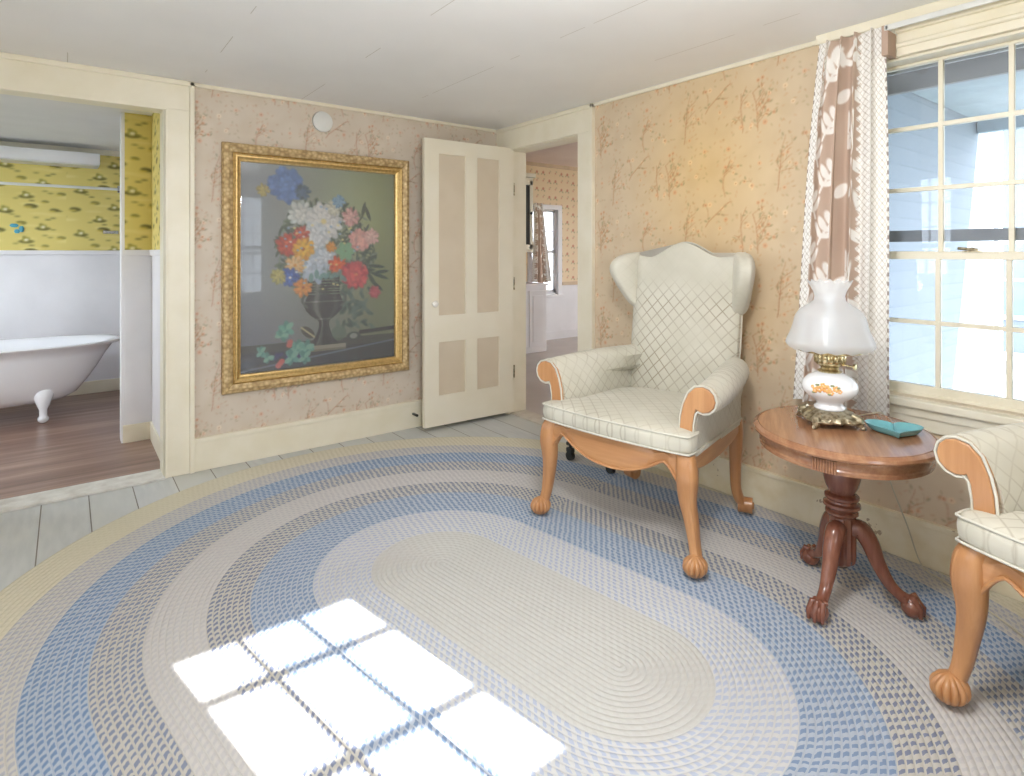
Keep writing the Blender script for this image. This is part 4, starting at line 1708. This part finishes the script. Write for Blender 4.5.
# painted flowers on the milk glass, facing the room
q = MB()
fa = math.atan2(-ly, -lx)
for (da, z, r) in ((.10, .148, .017), (-.22, .150, .013), (.36, .145, .014), (.52, .140, .012), (.24, .160, .011), (-.06, .136, .011), (-.36, .142, .009), (.64, .15, .008)):
    a = fa - da
    R_ = .0955 - abs(z - .142) * .25
    for k in range(5):
        b2 = 2 * PI * k / 5
        q.sphere((math.cos(a + math.cos(b2) * r / .18) * R_, math.sin(a + math.cos(b2) * r / .18) * R_, z + math.sin(b2) * r * .55), r * .45, 1, 1, 1, 8, 5)
pf = q.build('painted_flowers', paint('peach_flowers', (236, 190, 128), (224, 164, 96), .4, 40), font, 60)
q = MB()
for (da, z) in ((.44, .160), (-.1, .162), (.0, .130), (.58, .13), (-.3, .155)):
    a = fa - da
    q.sphere((math.cos(a) * .094, math.sin(a) * .094, z), .008, 1, 1, .5, 8, 5)
q.build('painted_leaves', paint('leaf_paint', (150, 160, 120), None, .4), font, 60)
q = MB()


def gal(r, z, a, i):
    return r * (1 + .035 * math.cos(20 * a)), z


q.lathe([(.038, .196), (.042, .202), (.030, .208), (.030, .216), (.044, .226), (.052, .236), (.054, .262), (.050, .268), (.046, .262), (.044, .236), (.02, .225)], n=60, wob=gal)
q.build('burner', M['brass'], lamp, 40)
q = MB()
q.lathe([(.050, .262), (.108, .276), (.114, .278), (.114, .284), (.106, .284), (.048, .270)], n=48)
q.build('shade_ring', M['brass'], lamp, 40)
q = MB()
kd = Vector((math.cos(fa + 1.2), math.sin(fa + 1.2), 0))
q.tube([kd * .03 + Vector((0, 0, .232)), kd * .085 + Vector((0, 0, .228))], .003, 8)
q.tube([kd * .085 + Vector((0, 0, .228)), kd * .092 + Vector((0, 0, .228))], .011, 14)
q.build('wick_knob', M['brass'], lamp, 40)
q = MB()


def ruff(r, z, a, i):
    if i in (0, 15):
        return r * (1 + .012 * math.cos(16 * a)), z + .004 * math.cos(16 * a)
    if 6 <= i <= 9:
        return r * (1 + .035 * math.cos(14 * a)), z + .006 * math.cos(14 * a)
    return r, z


sp_ = [(.138, .285), (.152, .300), (.150, .318), (.138, .345), (.128, .375), (.120, .410), (.104, .434), (.078, .452)]
prof = sp_ + [(.055, .470), (.052, .488), (.058, .508), (.070, .530), (.076, .545)]
prof2 = [(.146, .286)] + [(r - .004, z) for r, z in prof[1:]]


def ruff2(r, z, a, i):
    if i <= 1:
        return r * (1 + .015 * math.cos(16 * a)), z + .003 * math.cos(16 * a)
    if i >= 10:
        return r * (1 + .05 * (i - 9) / 3 * math.cos(14 * a)), z + .005 * (i - 9) / 3 * math.cos(14 * a)
    return r, z


q.lathe(prof, n=96, wob=ruff2, cap=False)
q.build('lamp_shade', M['frosted'], lamp, 80)
q = MB()
q.lathe([(.018, .265), (.022, .30), (.030, .34), (.022, .40), (.017, .47), (.017, .50)], n=24, cap=False)
q.build('chimney', M['frosted'], lamp, 60)

# ---- teal heart dish
hd = MB()
hp = []
for j in range(48):
    t_ = 2 * PI * j / 48
    x = 16 * math.sin(t_) ** 3
    y = 13 * math.cos(t_) - 5 * math.cos(2 * t_) - 2 * math.cos(3 * t_) - math.cos(4 * t_)
    hp.append((x / 17, (y + 2.5) / 17))
rings = []
for (sc, z) in ((.30, .0), (.66, .001), (.82, .006), (.97, .022), (1.0, .026), (.96, .0255), (.80, .0105), (.6, .006), (.05, .005)):
    rings.append([(x * .098 * sc, y * .098 * sc, z) for x, y in hp])
hd.loft(rings)
tag(hd.build('heart_dish', M['teal'], None, 50, loc=(2.372, .838, TZ), rotz=math.radians(-62)), 'teal heart-shaped dish on the right side of the oak table', 'dish')

# ================================================================ CURTAIN
M['curtain'] = vcol('printed_cotton', .9)


def curtain_canvas(W=170, H=380):
    tp = (192, 170, 154)
    c = Canvas(W, H, tp)
    wht = (240, 238, 234)

    def frond(x, y, ang, n=6, L=13, sd0=1):
        """curved stem with broad pointed leaves"""
        pts = [(x, y)]
        for i in range(n):
            ang += .10 * sd0
            x += math.cos(ang) * 8
            y -= math.sin(ang) * 8
            pts.append((x, y))
            for sd in (-1, 1):
                a = ang + sd * .85
                l_ = L * (1 - .09 * i)
                c.ell(x + math.cos(a) * l_ * .8, y - math.sin(a) * l_ * .8, l_ * .85, 3.1, wht, -a)
        c.line(pts, 1.1, wht)
        c.ell(x + math.cos(ang) * 8, y - math.sin(ang) * 8, 9, 3.4, wht, -ang)
    for k in range(15):
        y = 400 - k * 27
        frond(33 + 6 * (k % 2), y, 1.8 - .5 * (k % 2), 4, 11, (-1) ** k)
    for k in range(6):
        y = 400 - k * 70
        frond(104 + 10 * (k % 2), y, 2.0 - .9 * (k % 2), 6, 17, (-1) ** k)
        c.ell(112, y - 58, 12, 4.5, wht, .7)
        c.ell(96, y - 36, 11, 4, wht, 2.3)
    c.a[34:, 52:84] = np.where((c.a[34:, 52:84].sum(-1, keepdims=True) > 0), np.array(tp, float), 0)
    for k in range(4):
        c.ell(79, 60 + k * 95, 5, 9, wht, .6, .95)
    for k in range(9):
        c.ell(26 + k * 10, 14 + 8 * (k % 2), 9, 3.6, wht, k * .9)
        c.ell(22 + k * 10, 26 - 9 * (k % 2), 8, 3.2, wht, 2 + k * 1.3)
    yy, xx = c.yy, c.xx
    for side in (0, 1):
        zz = np.abs(((yy / 10) % 1) - .5) * 9
        edge = (26 - zz) if side == 0 else (W - 58 + zz)
        m_ = xx < edge if side == 0 else xx > edge
        lt = (np.abs((((xx + yy) / 7) % 1) - .5) > .40) | (np.abs((((xx - yy) / 7) % 1) - .5) > .40)
        col = np.where(lt[..., None], np.array((198, 192, 184.)), np.array((240, 239, 236.)))
        c.a = np.where(m_[..., None], col, c.a)
        tri = (xx < 3) if side == 0 else (xx > W - 5)
        tz = ((yy / 9) % 1) > .5
        c.a = np.where((tri & tz)[..., None], np.array((160, 148, 140.)), c.a)
    return c.a


def make_curtain(name, y_top, y_bot, z_top, z_bot, x0, parent, depth=.045, folds=4.5):
    ca = curtain_canvas()
    H, W = ca.shape[:2]
    s_, v = np.meshgrid(np.linspace(0, 1, W), np.linspace(0, 1, H))
    ya = y_top[0] + (y_top[1] - y_top[0]) * s_
    yb_ = y_bot[0] + (y_bot[1] - y_bot[0]) * s_
    k = v ** .9
    y = ya * (1 - k) + yb_ * k
    amp = depth * (.65 + .35 * v)
    env = np.minimum(1, np.minimum(s_ / .16, (1 - s_) / .2) * 1.0)
    x = x0 + amp * (np.sin(s_ * folds * 2 * PI + .4 * np.sin(v * 3)) + .35 * np.sin(s_ * folds * 4.6 * PI + 1)) * env * .8 - .012 * np.sin(v * 5 + s_ * 3)
    x -= .02 * np.sin(v * PI) * env
    y = y + .016 * np.cos(s_ * folds * 2 * PI) * env
    z = z_top + (z_bot - z_top) * v + .008 * np.sin(s_ * 9) * v
    return grid_mesh(name, np.stack([x, y, z], -1), ca, M['curtain'], parent)


cur = thing('curtain', 'taupe and white leaf-print curtain panel hanging left of the window', 'curtain', (2.74, 1.2, .6))
cc = make_curtain('curtain_panel', (1.275, 1.005), (1.405, .985), 2.25, .60, 2.74, cur)
cc.location = (-2.74, -1.2, -.6)
sol = cc.modifiers.new('thickness', 'SOLIDIFY')
sol.thickness = .0025
q = MB()
q.box(-.03, .055, -.215, -.19, 1.52, 1.645, .003)
q.build('header_return', paint('taupe_cloth', (186, 162, 146), None, .9), cur)
rd = thing('curtain_rod', 'flat white curtain rod across the top of the window', 'curtain rod', (2.715, .71, 2.232))
q = MB()
q.box(-.006, .006, -.5, .29, -.012, .012, .004)
q.build('rod', M['plastic'], rd)
for y in (-.5, .28):
    q = MB()
    q.box(-.006, .092, y - .006, y + .006, -.012, .012, .003)
    q.build('bracket', M['plastic'], rd)
# curtain and small things in the next room
cur2 = thing('curtain', 'small leaf-print curtain at the bright window of the next room', 'curtain', (5.4, 6.5, .8))
cn = make_curtain('curtain_panel', (5.32, 5.50), (5.30, 5.66), 2.0, .86, 0, cur2, .05, 4)
me = cn.data
co = np.zeros(len(me.vertices) * 3, np.float32)
me.vertices.foreach_get('co', co)
co = co.reshape(-1, 3)
co = np.stack([co[:, 1] - 5.4, co[:, 0] - .02, co[:, 2] - .8], -1)
me.vertices.foreach_set('co', co.reshape(-1))
me.update()

# ================================================================ FLOOR OBJECTS
rb = thing('rolling_base', 'black rolling stand whose casters show behind the chair apron', 'rolling base', (2.50, 2.50, .012))
q = MB()
q.box(-.02, .02, -.17, .20, .085, .105, .004)
q.tube([(0, .0, .095), (.02, .0, .30)], .014, 12)
q.build('crossbar', M['black'], rb, 40)
for (x, y) in ((-.02, .16), (.02, -.14)):
    q = MB()
    q.tube([(x, y, .10), (x, y, .075)], .009, 10)
    q.box(x - .016, x + .016, y - .024, y + .024, .05, .078, .006)
    cst = q.build('caster', M['black'], rb, 40)
    q = MB()
    q.tube([(x - .014, y, .029), (x + .014, y, .029)], .028, 20)
    q.build('wheel', M['black'], cst, 40)
# lamp cord
q = MB()
pts = [(lx + .135, ly - .02, .648), (2.58, 1.0, .648), (2.665, .985, .63), (2.70, 1.0, .50), (2.72, .98, .35), (2.75, .93, .18), (2.76, .88, .03), (2.72, .80, .019), (2.66, .70, .019), (2.60, .60, .019), (2.52, .50, .019), (2.42, .42, .019), (2.38, .36, .03)]
q.tube(interp(pts, 8), .0028, 8)
tag(q.build('lamp_cord', M['cord'], None, 60), 'thin cream lamp cord dropping behind the table and along the rug edge', 'cord')
ad = thing('extension_cord', 'white extension cord with socket block by the right chair leg', 'extension cord', (2.30, .385, .013), math.radians(15))
q = MB()
q.box(-.03, .05, -.06, .02, .0, .045, .01)
q.build('socket_block', M['plastic'], ad)
q = MB()
q.tube(interp([(-.03, -.02, .03), (-.075, .0, .03), (-.10, -.03, .012), (-.10, -.08, .008), (-.06, -.12, .008), (0, -.16, .008)], 8), .006, 10)
q.build('cable', M['cable'], ad, 60)
# body of the added fill lamp, out of view above the camera
cl = thing('fill_lamp', 'added out-of-view fill lamp with brass canopy above the rug', 'ceiling light', (*FILL_LAMP_XY, 2.3))
q = MB()
q.lathe([(.09, 0), (.092, -.012), (.06, -.03), (.02, -.04), (.012, -.05), (.012, -.09)], n=32)
q.build('fill_lamp_canopy', M['brass'], cl, 40)
q = MB()
q.lathe([(.012, -.09), (.024, -.10), (.026, -.13), (.02, -.135)], n=24)
q.build('fill_lamp_socket', M['porcelain'], cl, 40)
